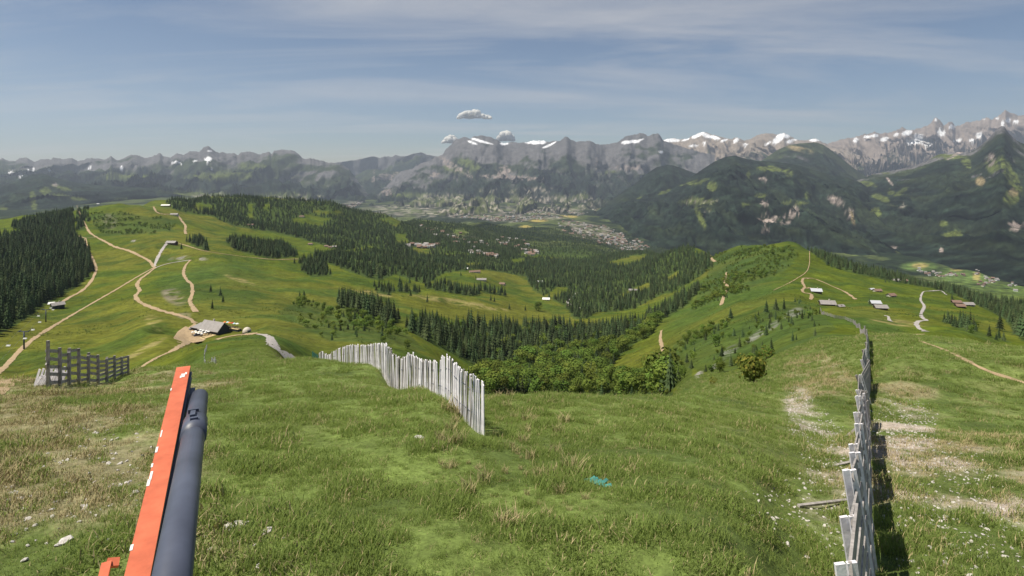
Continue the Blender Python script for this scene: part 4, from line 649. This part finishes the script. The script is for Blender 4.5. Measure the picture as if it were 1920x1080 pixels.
# ------------------------------------------------------------------ board fence at right (snow fence seen along its length)
def fence_root(name, label, cat, p): return tag(empty(name, p), label, cat)
def rel(mb, o): mb.v = [tuple(Vector(v) - o) for v in mb.v]; return mb
bx = lambda d: np.interp(d, [5, 8, 12, 20, 27, 40, 70, 90], [1634, 1632, 1628, 1627, 1628, 1629, 1628, 1626])
dl = [5.0, 6.5, 8.1, 9.8, 11.6, 13.6, 15.8, 18.2, 21.0, 24.2, 28, 32.5, 38, 45, 54, 64, 74]
p0 = Vector((5 * (bx(5) - CX) / F, 5, 0)); p0.z = float(hxy(p0.x, p0.y)); fr = fence_root('board_fence', 'weathered grey board snow fence running away down the slope at right', 'fence', p0)
rr = random.Random(5)
for i in range(len(dl) - 1):
    d0, d1 = dl[i], dl[i + 1]; a = Vector((d0 * (bx(d0) - CX) / F, d0, 0)); b = Vector((d1 * (bx(d1) - CX) / F, d1, 0)); a.z = float(hxy(a.x, a.y)); b.z = float(hxy(b.x, b.y)); b = a + (b - a) * .96
    hgt = 1.92 + rr.uniform(-.12, .1) if d0 < 22 else 1.6; lean = -.30 + rr.uniform(-.06, .06)
    if 22 < d0 < 40: lean = -.75 + rr.uniform(-.2, .25)
    tw = rr.uniform(-.15, .15) if 22 < d0 < 40 else 0
    up = Vector((lean, 0, hgt)); upb = Vector((lean * (.3 if 22 < d0 < 40 and i % 2 else 1) + tw, 0, hgt * rr.uniform(.93, 1.04)))
    ox = Vector((.065, 0, 0))
    for nm, base, u_ in (('upright', a, up), ('upright', a + ox * 2 + Vector((0, .06, 0)), up * .985)):
        rel(MB().plank(base - u_ * .15, base + u_, .085, .035, (1, 0, 0)), p0).build(nm, M['wood_pale'], fr)
    if d0 > 20: rel(MB().plank(b - upb * .12, b + upb, .13, .04, (1, 0, 0)), p0).build('upright', M['wood'], fr)
    nb = 8
    for k in range(nb):
        f = .12 + .83 * k / (nb - 1); q0 = a + up * f + Vector((.10, .03, 0)); q1 = b + upb * f + Vector((.10, -.02, rr.uniform(-.06, .06)))
        rel(MB().plank(q0, q1, .15, .028, Vector((lean * .5, 0, 1))), p0).build('board', M['wood'], fr)
for (x1, y1), (x2, y2), w in (((1497, 951), (1588, 941), .07), ((1552, 878), (1598, 868), .08), ((1585, 822), (1607, 803), .09)):
    a = hit(x1, y1); b = hit(x2, y2); tag(MB().plank(a + Vector((0, 0, .03)), b + Vector((0, 0, .04)), w, .05, (0, 1, 0)).build('loose_plank', M['wood']), {951: 'grey loose plank lying nearest the camera left of the board fence', 878: 'grey loose plank on the ground in the gravel by the fence', 822: 'short loose plank leaning on the far board fence'}[y1], 'plank')
# ------------------------------------------------------------------ paling fence in the middle
fp = [(908, 15.2), (885, 16.4), (862, 17.8), (840, 19.3), (815, 21.3), (790, 23.2), (765, 26), (740, 29), (715, 32.5), (690, 36.5), (665, 40.5), (640, 45), (600, 52)][::-1]
tops = [(598, 668), (603, 658), (610, 664), (617, 666), (626, 659), (640, 652), (655, 648), (668, 647), (690, 648), (700, 646), (712, 644), (722, 645), (735, 648), (745, 650), (760, 655), (770, 661), (780, 670), (790, 676), (810, 677), (828, 677), (831, 668), (838, 667), (845, 674), (851, 681), (860, 690), (875, 700), (890, 706), (900, 713), (910, 718)]
X = np.array([d * (p - CX) / F for p, d in fp]); Y = np.array([d for _, d in fp]); s = np.concatenate([[0], np.cumsum(np.hypot(np.diff(X), np.diff(Y)))])
u = np.arange(0, s[-1], .155); fx = pchip(s, X, u); fy = pchip(s, Y, u); p0 = Vector((fx[-1], fy[-1], float(hxy(fx[-1], fy[-1])))); pf = fence_root('paling_fence', 'long grey-white paling fence curving over the grassy crest', 'fence', p0)
me_cache = {}
prev = None; wires = [MB(), MB()]
for i in range(len(u)):
    x, y = fx[i], fy[i]; px = CX + F * x / y; g = float(hxy(x, y)); zt = H - y * (np.interp(px, [a for a, _ in tops], [b for _, b in tops]) - CY) / F + rr.uniform(-.05, .05)
    hgt = min(max(zt - g, .45), 2.1); gap = (865 < px < 902) or (822 < px < 828); w = (.06 if gap else rr.uniform(.125, .17)); key = (round(w * 60), rr.randrange(3))
    if key not in me_cache: me_cache[key] = MB().box((0, 0, .5), ((round(w * 60) / 120, 0, 0), (0, .011, 0), (0, 0, .5))).mesh('pale', M['wood_pale'] if key[1] else M['wood'])
    o = link('pale', me_cache[key], pf); o.location = (x - p0.x, y - p0.y, g - .12 - p0.z); o.scale = (1, 1, hgt + .12)
    j = min(i + 1, len(u) - 1); k = max(j - 1, 0); yaw = math.atan2(fy[j] - fy[k], fx[j] - fx[k]); o.rotation_euler = (rr.uniform(-.05, .05), rr.uniform(-.06, .06), yaw + rr.uniform(-.1, .1))
    cur = [Vector((x, y, g + hgt * f)) for f in (.3, .75)]
    if prev and i % 3 == 0:
        for m_, a, b in zip(wires, prev, cur): m_.tube(a, b, .008, .008, 4, cap=False)
    if i % 3 == 0: prev = cur
for m_ in wires: rel(m_, p0).build('wire', M['steel'], pf)
# small paling line below the crest, and the teal netting at its end
a = hit(388, 652); b = hit(407, 683); sp_ = fence_root('paling_fence', 'short tattered white paling line on the slope below the refuge', 'fence', a)
for k in range(40):
    f = k / 39; q = a.lerp(b, f); q.x += 1.2 * math.sin(f * 3) * -1; q.z = float(hxy(q.x, q.y)); hh = rr.uniform(.7, 1.15)
    rel(MB().box(q + Vector((0, 0, hh / 2 - .1)), ((.07, 0, 0), (0, .02, 0), (0, 0, hh / 2))), a).build('pale', M['wood_pale'] if k % 3 else M['wood'], sp_)
tl = mat('teal_net', (.05, .22, .2), .8, noise=5, var=.4); a = hit(586, 673); b = Vector((52 * (600 - CX) / F, 52, 0)); b.z = float(hxy(b.x, b.y))
nt_ = MB()
for k in range(9): q = a.lerp(b, k / 8); q.z = float(hxy(q.x, q.y)); nt_.tube(q, q + Vector((0, 0, .55)), .03, .03, 4)
for hh in (.1, .25, .4, .55): nt_.plank(a + Vector((0, 0, hh)), b + Vector((0, 0, hh)), .05, .01)
tag(nt_.build('netting', tl), 'teal safety netting at the left end of the paling fence', 'net')
a = hit(1095, 903); b = hit(1130, 914); n_ = MB()
for k in range(7): q = a.lerp(b, k / 6); n_.plank(q + Vector((0, 0, .02)), q + Vector((.16, .05 * (k % 3), .05 + .03 * (k % 2))), .06, .01, (0, 1, .4))
tag(n_.build('netting_scrap', tl), 'teal scrap of netting lying in the grass', 'net')
# ------------------------------------------------------------------ broken board snow fence at left
a = hit(90, 727); b = hit(241, 702); lf = fence_root('snow_fence', 'weathered wooden slat snow fence with staggered panels at left', 'fence', a)
cuts = [0, .105, .19, .29, .40, .52, .64, .76, .88, 1.0]
A2 = Vector((a.x, a.y, 0)); B2 = Vector((b.x, b.y, 0))
for i in range(len(cuts) - 1):
    p, q = A2.lerp(B2, cuts[i]), A2.lerp(B2, cuts[i + 1]); p.z = float(hxy(p.x, p.y)); q.z = float(hxy(q.x, q.y)); lift = (.0, -.12, .12, -.1, .1, -.08, .05, -.05, 0)[i]; hh = 1.6 + lift - .06 * i
    for nm, c in (('post', p), ('post', q - (q - p) * .05)): rel(MB().plank(c - Vector((0, 0, .2)), c + Vector((0, 0, hh + (.3 if i == 0 and c is p else .05))), .11, .06, (1, .3, 0)), a).build(nm, M['wood'], lf)
    for k in range(5):
        zz = .2 + (hh - .25) * k / 4; t0, t1 = rr.uniform(-.05, .05), rr.uniform(-.05, .05)
        rel(MB().plank(p + Vector((-.05, -.05, zz + t0)), q + Vector((-.05, -.05, zz + t1)), .13, .03), a).build('slat', M['wood'], lf)
    if i == 0: rel(MB().plank(p + Vector((0, -.1, 1.0)), p.lerp(q, .4) + Vector((0, -.12, .1)), .12, .05), a).build('brace', M['wood'], lf)
pl = tag(empty('paling_heap', a), 'bleached white palings leaning behind the left snow fence', 'palings')
for k in range(34):
    f = .03 + .25 * k / 34; q = A2.lerp(B2, f) + Vector((-.55, -.28, 0)); q.z = float(hxy(q.x, q.y)); rel(MB().plank(q - Vector((0, 0, .1)), q + Vector((rr.uniform(.05, .35), .1, rr.uniform(.35, .75))), .09, .02, (1, 0, 0)), a).build('pale', M['wood_pale'], pl)
# ridge fence beyond
pts_ = [hit(x, y) for x, y in ((1622, 629), (1612, 617), (1600, 606), (1585, 600), (1565, 597), (1545, 590), (1538, 580))]; o0 = pts_[0]; rf = fence_root('ridge_fence', 'thin brown slat fence following the ridge edge beyond the board fence', 'fence', o0)
for p, q in zip(pts_[:-1], pts_[1:]):
    n_ = max(2, int((q - p).length / 5))
    for k in range(n_):
        c = p.lerp(q, k / n_); e_ = p.lerp(q, (k + 1) / n_); c.z = float(hxy(c.x, c.y)); e_.z = float(hxy(e_.x, e_.y))
        rel(MB().plank(c - Vector((0, 0, .2)), c + Vector((0, 0, 1.5)), .14, .1, (1, 0, 0)), o0).build('post', M['wood'], rf)
        for hh in (.35, .75, 1.15): rel(MB().plank(c + Vector((0, 0, hh)), e_ + Vector((0, 0, hh)), .16, .03), o0).build('rail', M['wood'], rf)
# ------------------------------------------------------------------ shrubs near the camera
def bush(px, py, hgt, wid, mts, n, label, seed):
    p = hit(px, py, 20); o = empty('shrub', p - Vector((0, 0, .16 * hgt))); o.scale = (hgt, hgt, hgt); link('foliage', leaf_crown(seed, n, .05, mts, wid, .045), o)
    st = MB()
    for k in range(4): st.tube((0, 0, -.05), (.12 * math.cos(k * 1.7), .12 * math.sin(k * 1.7), .5), .02, .008, 5)
    st.build('stem', M['bark'], o); tag(o, label, 'shrub')
bush(1410, 719, 3.2, .44, ('leaf', 'leaf_yellow', 'leaf'), 900, 'big round yellow-green bush with a shadow on the right slope', 91)
bush(1336, 722, 1.6, .6, ('leaf_yellow', 'leaf_yellow', 'leaf'), 400, 'low yellow flowering bush left of the big round bush', 92)
bush(1252, 738, 2.6, .5, ('leaf', 'leaf_yellow'), 500, 'brownish bush at the crest end of the grassy spur', 93)
bush(1059, 738, 2.2, .3, ('leaf_yellow', 'leaf_yellow', 'leaf'), 350, 'slender yellow bush on the central crest', 94)
bush(1003, 738, 1.5, .4, ('leaf_yellow', 'leaf'), 250, 'small orange-green bush at the left of the central crest', 95)
bush(1165, 741, 1.3, .35, ('leaf_yellow', 'leaf'), 250, 'small pale bush on the central crest', 96)
bush(1438, 672, 4.0, .5, ('leaf', 'leaf_yellow', 'leaf'), 400, 'dome shaped green bush above the big round bush', 97)
bush(1392, 690, 4.2, .45, ('leaf', 'leaf_yellow'), 500, 'yellow-green bush on the rock edge behind the big round bush', 98)
bush(1222, 737, 2.2, .42, ('leaf', 'leaf_yellow'), 350, 'green bush where the thin dirt path ends', 99)
# ------------------------------------------------------------------ chalets and stations
def chalet(name, px, py, ln, wd, ht, yaw, roof, wall, label, cat='chalet', windows=2, eave=.7):
    p = hit(px, py); o = empty(name, p - Vector((0, 0, .4)), yaw); l, w = ln / 2, wd / 2; rh = wd * .28
    wl = MB().abox(-l, l, -w, w, -1.5, ht); wl.add([(-l, -w, ht), (-l, w, ht), (-l, 0, ht + rh), (l, -w, ht), (l, w, ht), (l, 0, ht + rh)], [(0, 2, 1), (3, 4, 5)]); wl.build('wall', M[wall], o)
    rf_ = MB()
    for sgn in (-1, 1):
        e = Vector((0, sgn * (w + eave), ht - rh * eave / w)); t_ = Vector((0, 0, ht + rh)); n_ = (t_ - e).cross(Vector((1, 0, 0))).normalized(); rf_.box((e + t_) / 2 + Vector((0, 0, .14)), (Vector((l + eave, 0, 0)), (t_ - e) / 2, n_ * .12))
    ro = rf_.build('roof', M[roof], o)
    if ht > 2: MB().abox(l * .2, l * .2 + .8, -.4, .4, ht + rh * .7, ht + rh + 1).build('chimney', M['wall_cream'], ro)
    for k in range(windows):
        x = -l + ln * (k + .5) / windows; MB().abox(x - .6, x + .6, -w - .06, -w + .05, ht * .35, ht * .75).build('window', M['glass'], o)
    MB().abox(-l * .1 - .5, -l * .1 + .5, -w - .05, -w + .06, -.3, 2.0).build('door', M['wood_dark'], o)
    return tag(o, label, cat)
chalet('chalet', 1530, 549, 8.8, 6.8, 2.6, -.25, 'roof_metal', 'wood_dark', 'pale metal roofed chalet inside the sandy track loop')
chalet('chalet', 1551, 573, 8.8, 6.1, 2.2, -.2, 'roof_grey', 'wood_dark', 'grey roofed chalet with a terrace nearest on the right ridge')
chalet('shed', 1576, 576, 3.4, 2.4, 1.4, .2, 'roof_grey', 'wood', 'tiny grey shed right of the terrace chalet', 'shed', 1)
chalet('chalet', 1641, 571, 6.1, 4.8, 2.0, -.15, 'roof_metal', 'wood_dark', 'white roofed chalet of the double pair on the right meadow')
chalet('chalet', 1651, 580, 6.8, 4.8, 2.0, -.15, 'roof_grey', 'wood_dark', 'grey roofed chalet below its white roofed twin')
chalet('shed', 1635, 544, 4.1, 3.4, 1.6, .1, 'roof_metal', 'wood', 'small pale shed left of a brown roofed farm', 'shed', 1)
chalet('chalet', 1645, 547, 7.5, 5.4, 2.0, .1, 'roof_brown', 'wall_cream', 'brown roofed farm in the middle of the right meadow')
chalet('chalet', 1671, 556, 6.8, 5.4, 2.0, .3, 'roof_brown', 'wall_cream', 'pinkish roofed chalet alone on the right meadow')
chalet('chalet', 1680, 527, 10.2, 6.1, 2.0, .2, 'roof_grey', 'wall_cream', 'low grey farmhouse at the far meadow edge')
chalet('chalet', 1696, 528, 9.5, 5.4, 2.0, .3, 'roof_brown', 'wall_cream', 'reddish roofed farmhouse beside the forest edge')
chalet('chalet', 1793, 569, 6.8, 4.8, 2.0, -.2, 'roof_brown', 'wood_dark', 'brown chalet in the cluster right of the zigzag path')
chalet('chalet', 1800, 576, 6.1, 4.8, 1.8, -.2, 'roof_brown', 'wood_dark', 'lower brown chalet of the cluster right of the zigzag path')
chalet('chalet', 1815, 573, 8.2, 5.4, 2.0, -.1, 'roof_grey', 'wood', 'grey roofed chalet at the right end of the cluster')
chalet('lift_station', 184, 383, 26, 12, 5, .1, 'white', 'wood_dark', 'white roofed station building on the left hilltop', 'station', 4)
chalet('lift_station', 322, 458, 16, 9, 3.5, -.1, 'roof_grey', 'wood_dark', 'dark hut beside the gravel square on the ridge', 'hut', 3)
chalet('lift_station', 327, 404, 18, 10, 3.5, .1, 'roof_grey', 'wall_cream', 'grey station where the far track turns', 'station', 3)
chalet('lift_station', 311, 387, 24, 10, 3.5, .1, 'white', 'wood_dark', 'pale station on the rocky far knoll', 'station', 3)
chalet('lift_station', 108, 578, 9, 7, 4, .9, 'roof_grey', 'wall_dark', 'grey roofed chairlift station at the forest corner', 'station', 2)
chalet('shed', 97, 572, 4, 4, 2, .4, 'white', 'wall_dark', 'small white topped cabin left of the chairlift station', 'cabin', 1)
for px, py, l_, rf_, wl_, lb in [(890, 511, 26, 'roof_brown', 'wall_cream', 'long pink roofed farm in the middle meadow'), (942, 534, 12, 'roof_brown', 'wall_cream', 'pink farm at the right of the middle meadow'), (903, 526, 20, 'roof_grey', 'wall_cream', 'low stone farm below the long pink farm'), (874, 505, 10, 'white', 'wall_cream', 'white cottage at the forest edge above the meadow'), (1012, 530, 16, 'white', 'wall_cream', 'white roofed house deep in the middle forest'), (1024, 563, 13, 'white', 'wall_cream', 'white house beside the lower valley meadow'), (1072, 577, 16, 'roof_brown', 'wall_dark', 'dark shed at the bend of the valley road'), (1187, 546, 18, 'roof_grey', 'wall_cream', 'chalet in the clearing of the right forest'), (582, 459, 10, 'roof_brown', 'wall_cream', 'small tan chalet left of the meadow row'), (612, 463, 9, 'roof_brown', 'wall_cream', 'first tan chalet of the meadow row'), (619, 465, 8, 'roof_brown', 'wall_cream', 'middle tan chalet of the meadow row'), (627, 464, 10, 'roof_grey', 'wood_dark', 'last dark chalet of the meadow row'), (566, 407, 16, 'roof_brown', 'wall_cream', 'brown chalet in the round far clearing'), (470, 423, 16, 'roof_brown', 'wall_cream', 'pale chalet at the plateau forest edge'), (1336, 470, 12, 'white', 'wall_cream', 'white chalet on the far end of the right ridge'), (549, 459, .1, '', '', '')]:
    if rf_: chalet('chalet', px, py, l_, min(9, l_ * .7), 3, rr.uniform(-.4, .4), rf_, wl_, lb)
# ---- the refuge with its terrace
P = hit(402, 622); yaw = -.42; ref = empty('refuge', P - Vector((0, 0, .3)), yaw); ref.scale = (.85, .85, .9)
MB().abox(-9, 9, -4.5, 4.5, -2.5, 3).add([(-9, -4.5, 3), (-9, 4.5, 3), (-9, 0, 7), (9, -4.5, 3), (9, 4.5, 3), (9, 0, 7)], [(0, 2, 1), (3, 4, 5)]).build('wall', M['wall_dark'], ref)
def slope(y0, z0, y1, z1, x0, x1, th=.15):
    a, b = Vector((0, y0, z0)), Vector((0, y1, z1)); n_ = (b - a).cross(Vector((1, 0, 0))).normalized(); return MB().box((a + b) / 2 + Vector(((x0 + x1) / 2, 0, .15)), (Vector(((x1 - x0) / 2, 0, 0)), (b - a) / 2, n_ * th))
slope(-5.6, 2.05, 0, 7, -9.8, 0, ).build('roof', M['roof_grey'], ref); slope(-5.6, 2.12, 0, 7.07, .05, 9.8).build('roof', M['roof_grey'], ref); slope(5.6, 2.05, 0, 7, -9.8, 9.8).build('roof', M['roof_grey'], ref)
MB().abox(-2, -1.1, .5, 1.4, 4.5, 8.2).build('chimney', M['wall_cream'], ref)
MB().abox(-17, -9.9, -3.5, 2.5, -2.5, 2.3).build('annex', M['wall_dark'], ref); slope(-4.5, 2.1, 3.2, 3.6, -17.5, -9.85).build('annex_roof', M['roof_grey'], ref)
for k in range(6): MB().abox(-7.5 + 2.6 * k, -6 + 2.6 * k, -4.58, -4.45, .6, 2.0).build('window', M['glass'], ref)
MB().abox(-.6, .6, -4.6, -4.44, -.4, 1.9).build('door', M['wood_dark'], ref)
dk = MB()
for k in range(22): dk.abox(-15 + 1.05 * k, -14.0 + 1.05 * k, -15, -4.7, .35, .5)
dk.abox(-15, 8.05, -15, -4.8, -3.5, .33).build('deck', M['deck'], ref)
tag(ref, 'grey roofed mountain refuge with a wooden terrace', 'refuge')
mref = Matrix.Translation(ref.location) @ Matrix.Rotation(yaw, 4, 'Z') @ Matrix.Diagonal((.85, .85, .9, 1))
um = MB().tube((0, 0, 0), (0, 0, 2.2), .05, .05, 5); um.add([(0, 0, 2.75)] + [(1.0 * math.cos(a * math.pi / 4), 1.0 * math.sin(a * math.pi / 4), 2.2) for a in range(8)], [(0, 1 + i, 1 + (i + 1) % 8) for i in range(8)], 1); um.abox(-.6, .6, -.6, .6, .68, .74)
cols = {'white': M['white'], 'orange': mat('orange_canvas', (.7, .22, .06), .8), 'pale blue': mat('pale_blue_canvas', (.45, .62, .66), .8), 'red': mat('red_canvas', (.45, .04, .04), .8)}
for i, (x, y) in enumerate([(-5 + 2.9 * (k % 4), -7.2 - 2.7 * (k // 4)) for k in range(12)]):
    o = link('parasol', um.mesh('parasol', [M['wood_dark'], cols['white']])); o.matrix_world = mref @ Matrix.Translation((x + rr.uniform(-.4, .4), y + rr.uniform(-.4, .4), .5)); tag(o, 'white parasol over a table on the refuge terrace', 'parasol', 'white parasols on the refuge terrace')
for i, c in enumerate(['orange', 'pale blue', 'orange', 'red', 'pale blue', 'white']):
    o = link('parasol', um.mesh('parasol', [M['wood_dark'], cols[c]])); o.matrix_world = mref @ Matrix.Translation((1 + 2.3 * i, 7.5 + .5 * (i % 2), 2.0)); o.scale = (1, 1, 1.2); tag(o, ('left ' if i == 0 else 'right ' if i in (2, 4) else '') + c + ' parasol behind the refuge roof', 'parasol')
mbk = MB().abox(0, 15, 6, 9.5, 1.7, 1.95); o = mbk.build('upper_terrace', M['deck']); o.matrix_world = mref; o.location.z -= 0; MB().abox(0, 15, 6.2, 9.3, -3, 1.69).build('base', M['wall_dark'], o); tag(o, 'raised back terrace carrying the coloured parasols', 'terrace')
def car(px, py, yw, m, label):
    p = hit(px, py); o = empty('parked_car', p, yw); b = MB().abox(-2.1, 2.1, -.9, .9, .35, .95); b.build('body', m, o); MB().box((-.2, 0, 1.25), ((1.15, 0, 0), (0, .78, 0), (0, 0, .3))).build('cabin', M['glass'], o); MB().box((-.2, 0, 1.58), ((1.0, 0, 0), (0, .75, 0), (0, 0, .03))).build('car_roof', m, o)
    for x in (-1.3, 1.3):
        for y in (-.85, .85): MB().tube((x, y - .1, .35), (x, y + .1, .35), .35, .35, 10).build('wheel', M['steel'], o)
    tag(o, label, 'car')
car(371, 630, .5, M['steel'], 'dark car parked at the near edge of the terrace'); car(362, 618, .8, mat('car_grey', (.2, .2, .2), .4), 'grey car parked at the left end of the terrace')
# dirt square by the refuge
yd = [hit(x, y) for x, y in ((325, 634), (333, 622), (346, 613), (360, 605), (368, 607), (366, 618), (374, 628), (386, 636), (380, 640), (362, 643), (345, 645), (333, 642))]; cx_ = sum((Vector(p) for p in yd), Vector()) / len(yd); vs = []
for rr_ in (0, .25, .5, .75, 1.0):
    for p in yd: q = cx_.lerp(p, rr_); vs.append((q.x, q.y, float(hxy(q.x, q.y)) + .3 - .2 * rr_))
n_ = len(yd); ym = MB().add(vs, [(r * n_ + i, r * n_ + (i + 1) % n_, (r + 1) * n_ + (i + 1) % n_, (r + 1) * n_ + i) for r in range(4) for i in range(n_)]); tag(ym.build('yard', M['trail'], smooth=True), 'bare earth yard beside the refuge', kind='structure')
# round cream dome by the path
p = hit(463, 624); dm = empty('dome_tent', p); bm = bmesh.new(); bmesh.ops.create_uvsphere(bm, u_segments=16, v_segments=9, radius=2.4)
bmesh.ops.delete(bm, geom=[v for v in bm.verts if v.co.z < -.9], context='VERTS'); me = bpy.data.meshes.new('shell'); bm.to_mesh(me); bm.free(); me.materials.append(M['wall_cream']); link('shell', me, dm).location = (0, 0, .85)
MB().abox(.4, 2.5, -1.9, -1.0, 0, 1.7).build('porch', M['wall_dark'], dm); MB().tube((0, 0, -.5), (0, 0, .1), 2.7, 2.7, 16).build('floor', M['wood_dark'], dm); tag(dm, 'round cream dome beside the path right of the refuge', 'dome')
# ------------------------------------------------------------------ chairlift on the left meadow
pyl = []
for px, py, hh, lb in ((45, 655, 9.5, 'nearer dark chairlift pylon on the left meadow'), (86, 604, 9.5, 'farther dark chairlift pylon by the forest corner')):
    p = hit(px, py); o = empty('lift_pylon', p); MB().tube((0, 0, -.5), (0, 0, hh), .45, .3, 10).build('mast', M['steel'], o, True); MB().abox(-2.6, 2.6, -.2, .2, hh - .2, hh + .15).build('crossarm', M['steel'], o)
    for x in (-2.4, 2.4): MB().abox(x - .12, x + .12, -1.1, 1.1, hh + .15, hh + .45).build('sheave', M['steel'], o)
    tag(o, lb, 'pylon'); pyl.append((p, hh))
s0 = hit(108, 578) + Vector((0, 0, 4)); a0 = pyl[0][0] + Vector((0, 0, 9.9)); a1 = pyl[1][0] + Vector((0, 0, 9.9)); far0 = a0 + (a0 - a1) * 1.2
for sx, lb in ((-2.4, 'left haul cable of the chairlift'), (2.4, 'right haul cable of the chairlift')):
    c = MB(); pr = [far0, a0, a1, s0]
    for p, q in zip(pr[:-1], pr[1:]): c.tube(p + Vector((sx, 0, 0)), q + Vector((sx, 0, 0)), .035, .035, 4)
    tag(c.build('lift_cable', M['steel']), lb, 'cable')
for k, (f, sx, seg) in enumerate([(.35, -2.4, 0), (.75, -2.4, 0), (.15, 2.4, 1), (.45, 2.4, 1), (.75, -2.4, 1), (.3, 2.4, 2), (.6, -2.4, 2), (.9, 2.4, 0)]):
    p, q = [(far0, a0), (a0, a1), (a1, s0)][seg]; c = p.lerp(q, f) + Vector((sx, 0, -.05)); o = empty('lift_chair', c - Vector((0, 0, 2.6))); MB().tube((0, 0, 1), (0, 0, 2.58), .05, .05, 5).build('hanger', M['steel'], o)
    MB().abox(-.95, .95, -.3, .3, .45, .6).build('seat', M['white'], o); MB().abox(-.95, .95, .25, .35, .6, 1.15).build('backrest', M['white'], o); tag(o, 'white chair hanging from the chairlift cable', 'lift chair', 'chairs on the lift cable')
# ------------------------------------------------------------------ villages
hv_ = []
for rm, wm in (('roof_brown', 'wall_cream'), ('roof_grey', 'wall_cream'), ('roof_brown', 'wood_dark'), ('roof_grey', 'white')):
    mb = MB().abox(-6, 6, -4.5, 4.5, -4, 5, 0); mb.add([(-6.6, -5.2, 4.6), (6.6, -5.2, 4.6), (6.6, 0, 8.2), (-6.6, 0, 8.2), (6.6, 5.2, 4.6), (-6.6, 5.2, 4.6)], [(0, 1, 2, 3), (3, 2, 4, 5), (0, 3, 5), (1, 4, 2)], 1); hv_.append(mb.mesh('house', [M[wm], M[rm]]))
VIL = [([(1115, 437, 60, 15, 12), (1172, 456, 38, 13, 10)], 110, 'house in the dense town right of centre', 3000), ([(830, 440, 50, 14, 12), (885, 455, 50, 10, 10), (790, 462, 30, 4), (905, 478, 28, 4, 8), (960, 455, 35, 8, 8), (995, 474, 18, 5, 10)], 100, 'chalet scattered in the woods left of centre', 1500), ([(1745, 512, 30, 6, 12), (1785, 518, 25, 6), (1845, 512, 18, 8), (1885, 492, 18, 10, -20), (1850, 530, 22, 7, -15), (1900, 540, 20, 10)], 80, 'house in the village on the right valley floor', 2000)]
more = []
for ells, n_, lb, dm_ in VIL:
    c_ = 0; tries = 0
    while c_ < n_ and tries < 6000:
        tries += 1; e = rr.choice(ells); a = rr.uniform(0, 6.28); q = math.sqrt(rr.random()); t_ = math.radians(e[4]) if len(e) > 4 else 0; u_, v_ = e[2] * q * math.cos(a), e[3] * q * math.sin(a)
        p = hit(e[0] + u_ * math.cos(t_) - v_ * math.sin(t_), e[1] + u_ * math.sin(t_) + v_ * math.cos(t_), dm_)
        if p is None or not visible(np.array([CX + F * p.x / p.y]), np.array([p.y]), 2)[0]: continue
        o = link('house', hv_[rr.randrange(4)]); o.location = p; o.rotation_euler = (0, 0, rr.uniform(-.6, .6)); k = rr.uniform(.9, 1.5); o.scale = (k, k, k); tag(o, lb, 'house', lb + 's'.replace('s', '')); o['group'] = 'houses: ' + lb; c_ += 1
pts = []
for e in [(1050, 402, 75, 8, -8), (960, 410, 60, 6, 0), (1110, 437, 70, 18, 12), (1172, 456, 45, 15, 10), (1010, 398, 60, 5, 0), (900, 408, 60, 4, 5), (665, 384, 25, 4, -20)]:
    for k in range(70):
        a = rr.uniform(0, 6.28); q = math.sqrt(rr.random()); t_ = math.radians(e[4]); u_, v_ = e[2] * q * math.cos(a), e[3] * q * math.sin(a); p = hit(e[0] + u_ * math.cos(t_) - v_ * math.sin(t_), e[1] + u_ * math.sin(t_) + v_ * math.cos(t_), 3500)
        if p is not None: pts.append(tuple(p))
n = len(pts); s = rng.uniform(1.0, 1.9, n); scatter('distant_town', 'distant town of pale houses on the valley floor', pts, np.stack([np.zeros(n), np.zeros(n), rng.uniform(-.6, .6, n)], 1), np.stack([s, s, s], 1), rng.integers(0, 4, n), protos('house_kinds', hv_))
# ------------------------------------------------------------------ cumulus clouds beyond the mountains
def cloud(px, py, w, h, seed, label):
    r = random.Random(seed); d = 24500.0; c = Vector((d * (px - CX) / F, d, H - d * (py - CY) / F)); W_, H_ = w * d / F / 2, h * d / F; bm = bmesh.new()
    for k in range(34):
        u_ = r.uniform(-1, 1); top = (1 - abs(u_) ** 1.7) * r.uniform(.25, 1); rad = H_ * r.uniform(.24, .42) * (1.1 - .5 * abs(u_)); g = bmesh.ops.create_icosphere(bm, subdivisions=3, radius=rad)
        o_ = Vector((u_ * W_ * .9, r.uniform(-.5, .5) * W_ * .6, top * (H_ - rad)))
        for v in g['verts']:
            n_ = v.co.normalized(); v.co = v.co * (1 + .22 * math.sin(n_.x * 9 + k) * math.sin(n_.y * 8 + k * 2) * math.sin(n_.z * 9 + 1) + r.uniform(-.05, .05)) + o_
            if v.co.z < 0: v.co.z *= .25
    me = bpy.data.meshes.new('cloud'); bm.to_mesh(me); bm.free(); me.materials.append(M['cloud']); me.polygons.foreach_set('use_smooth', [True] * len(me.polygons)); o = link('cloud', me); o.location = c; tag(o, label, 'cloud')
cloud(888, 222, 72, 18, 1, 'flat based white cumulus cloud highest above the central massif')
cloud(846, 268, 36, 16, 2, 'small puffy cloud touching the left shoulder of the massif')
cloud(948, 264, 32, 22, 3, 'small bright cloud behind the right shoulder of the massif')
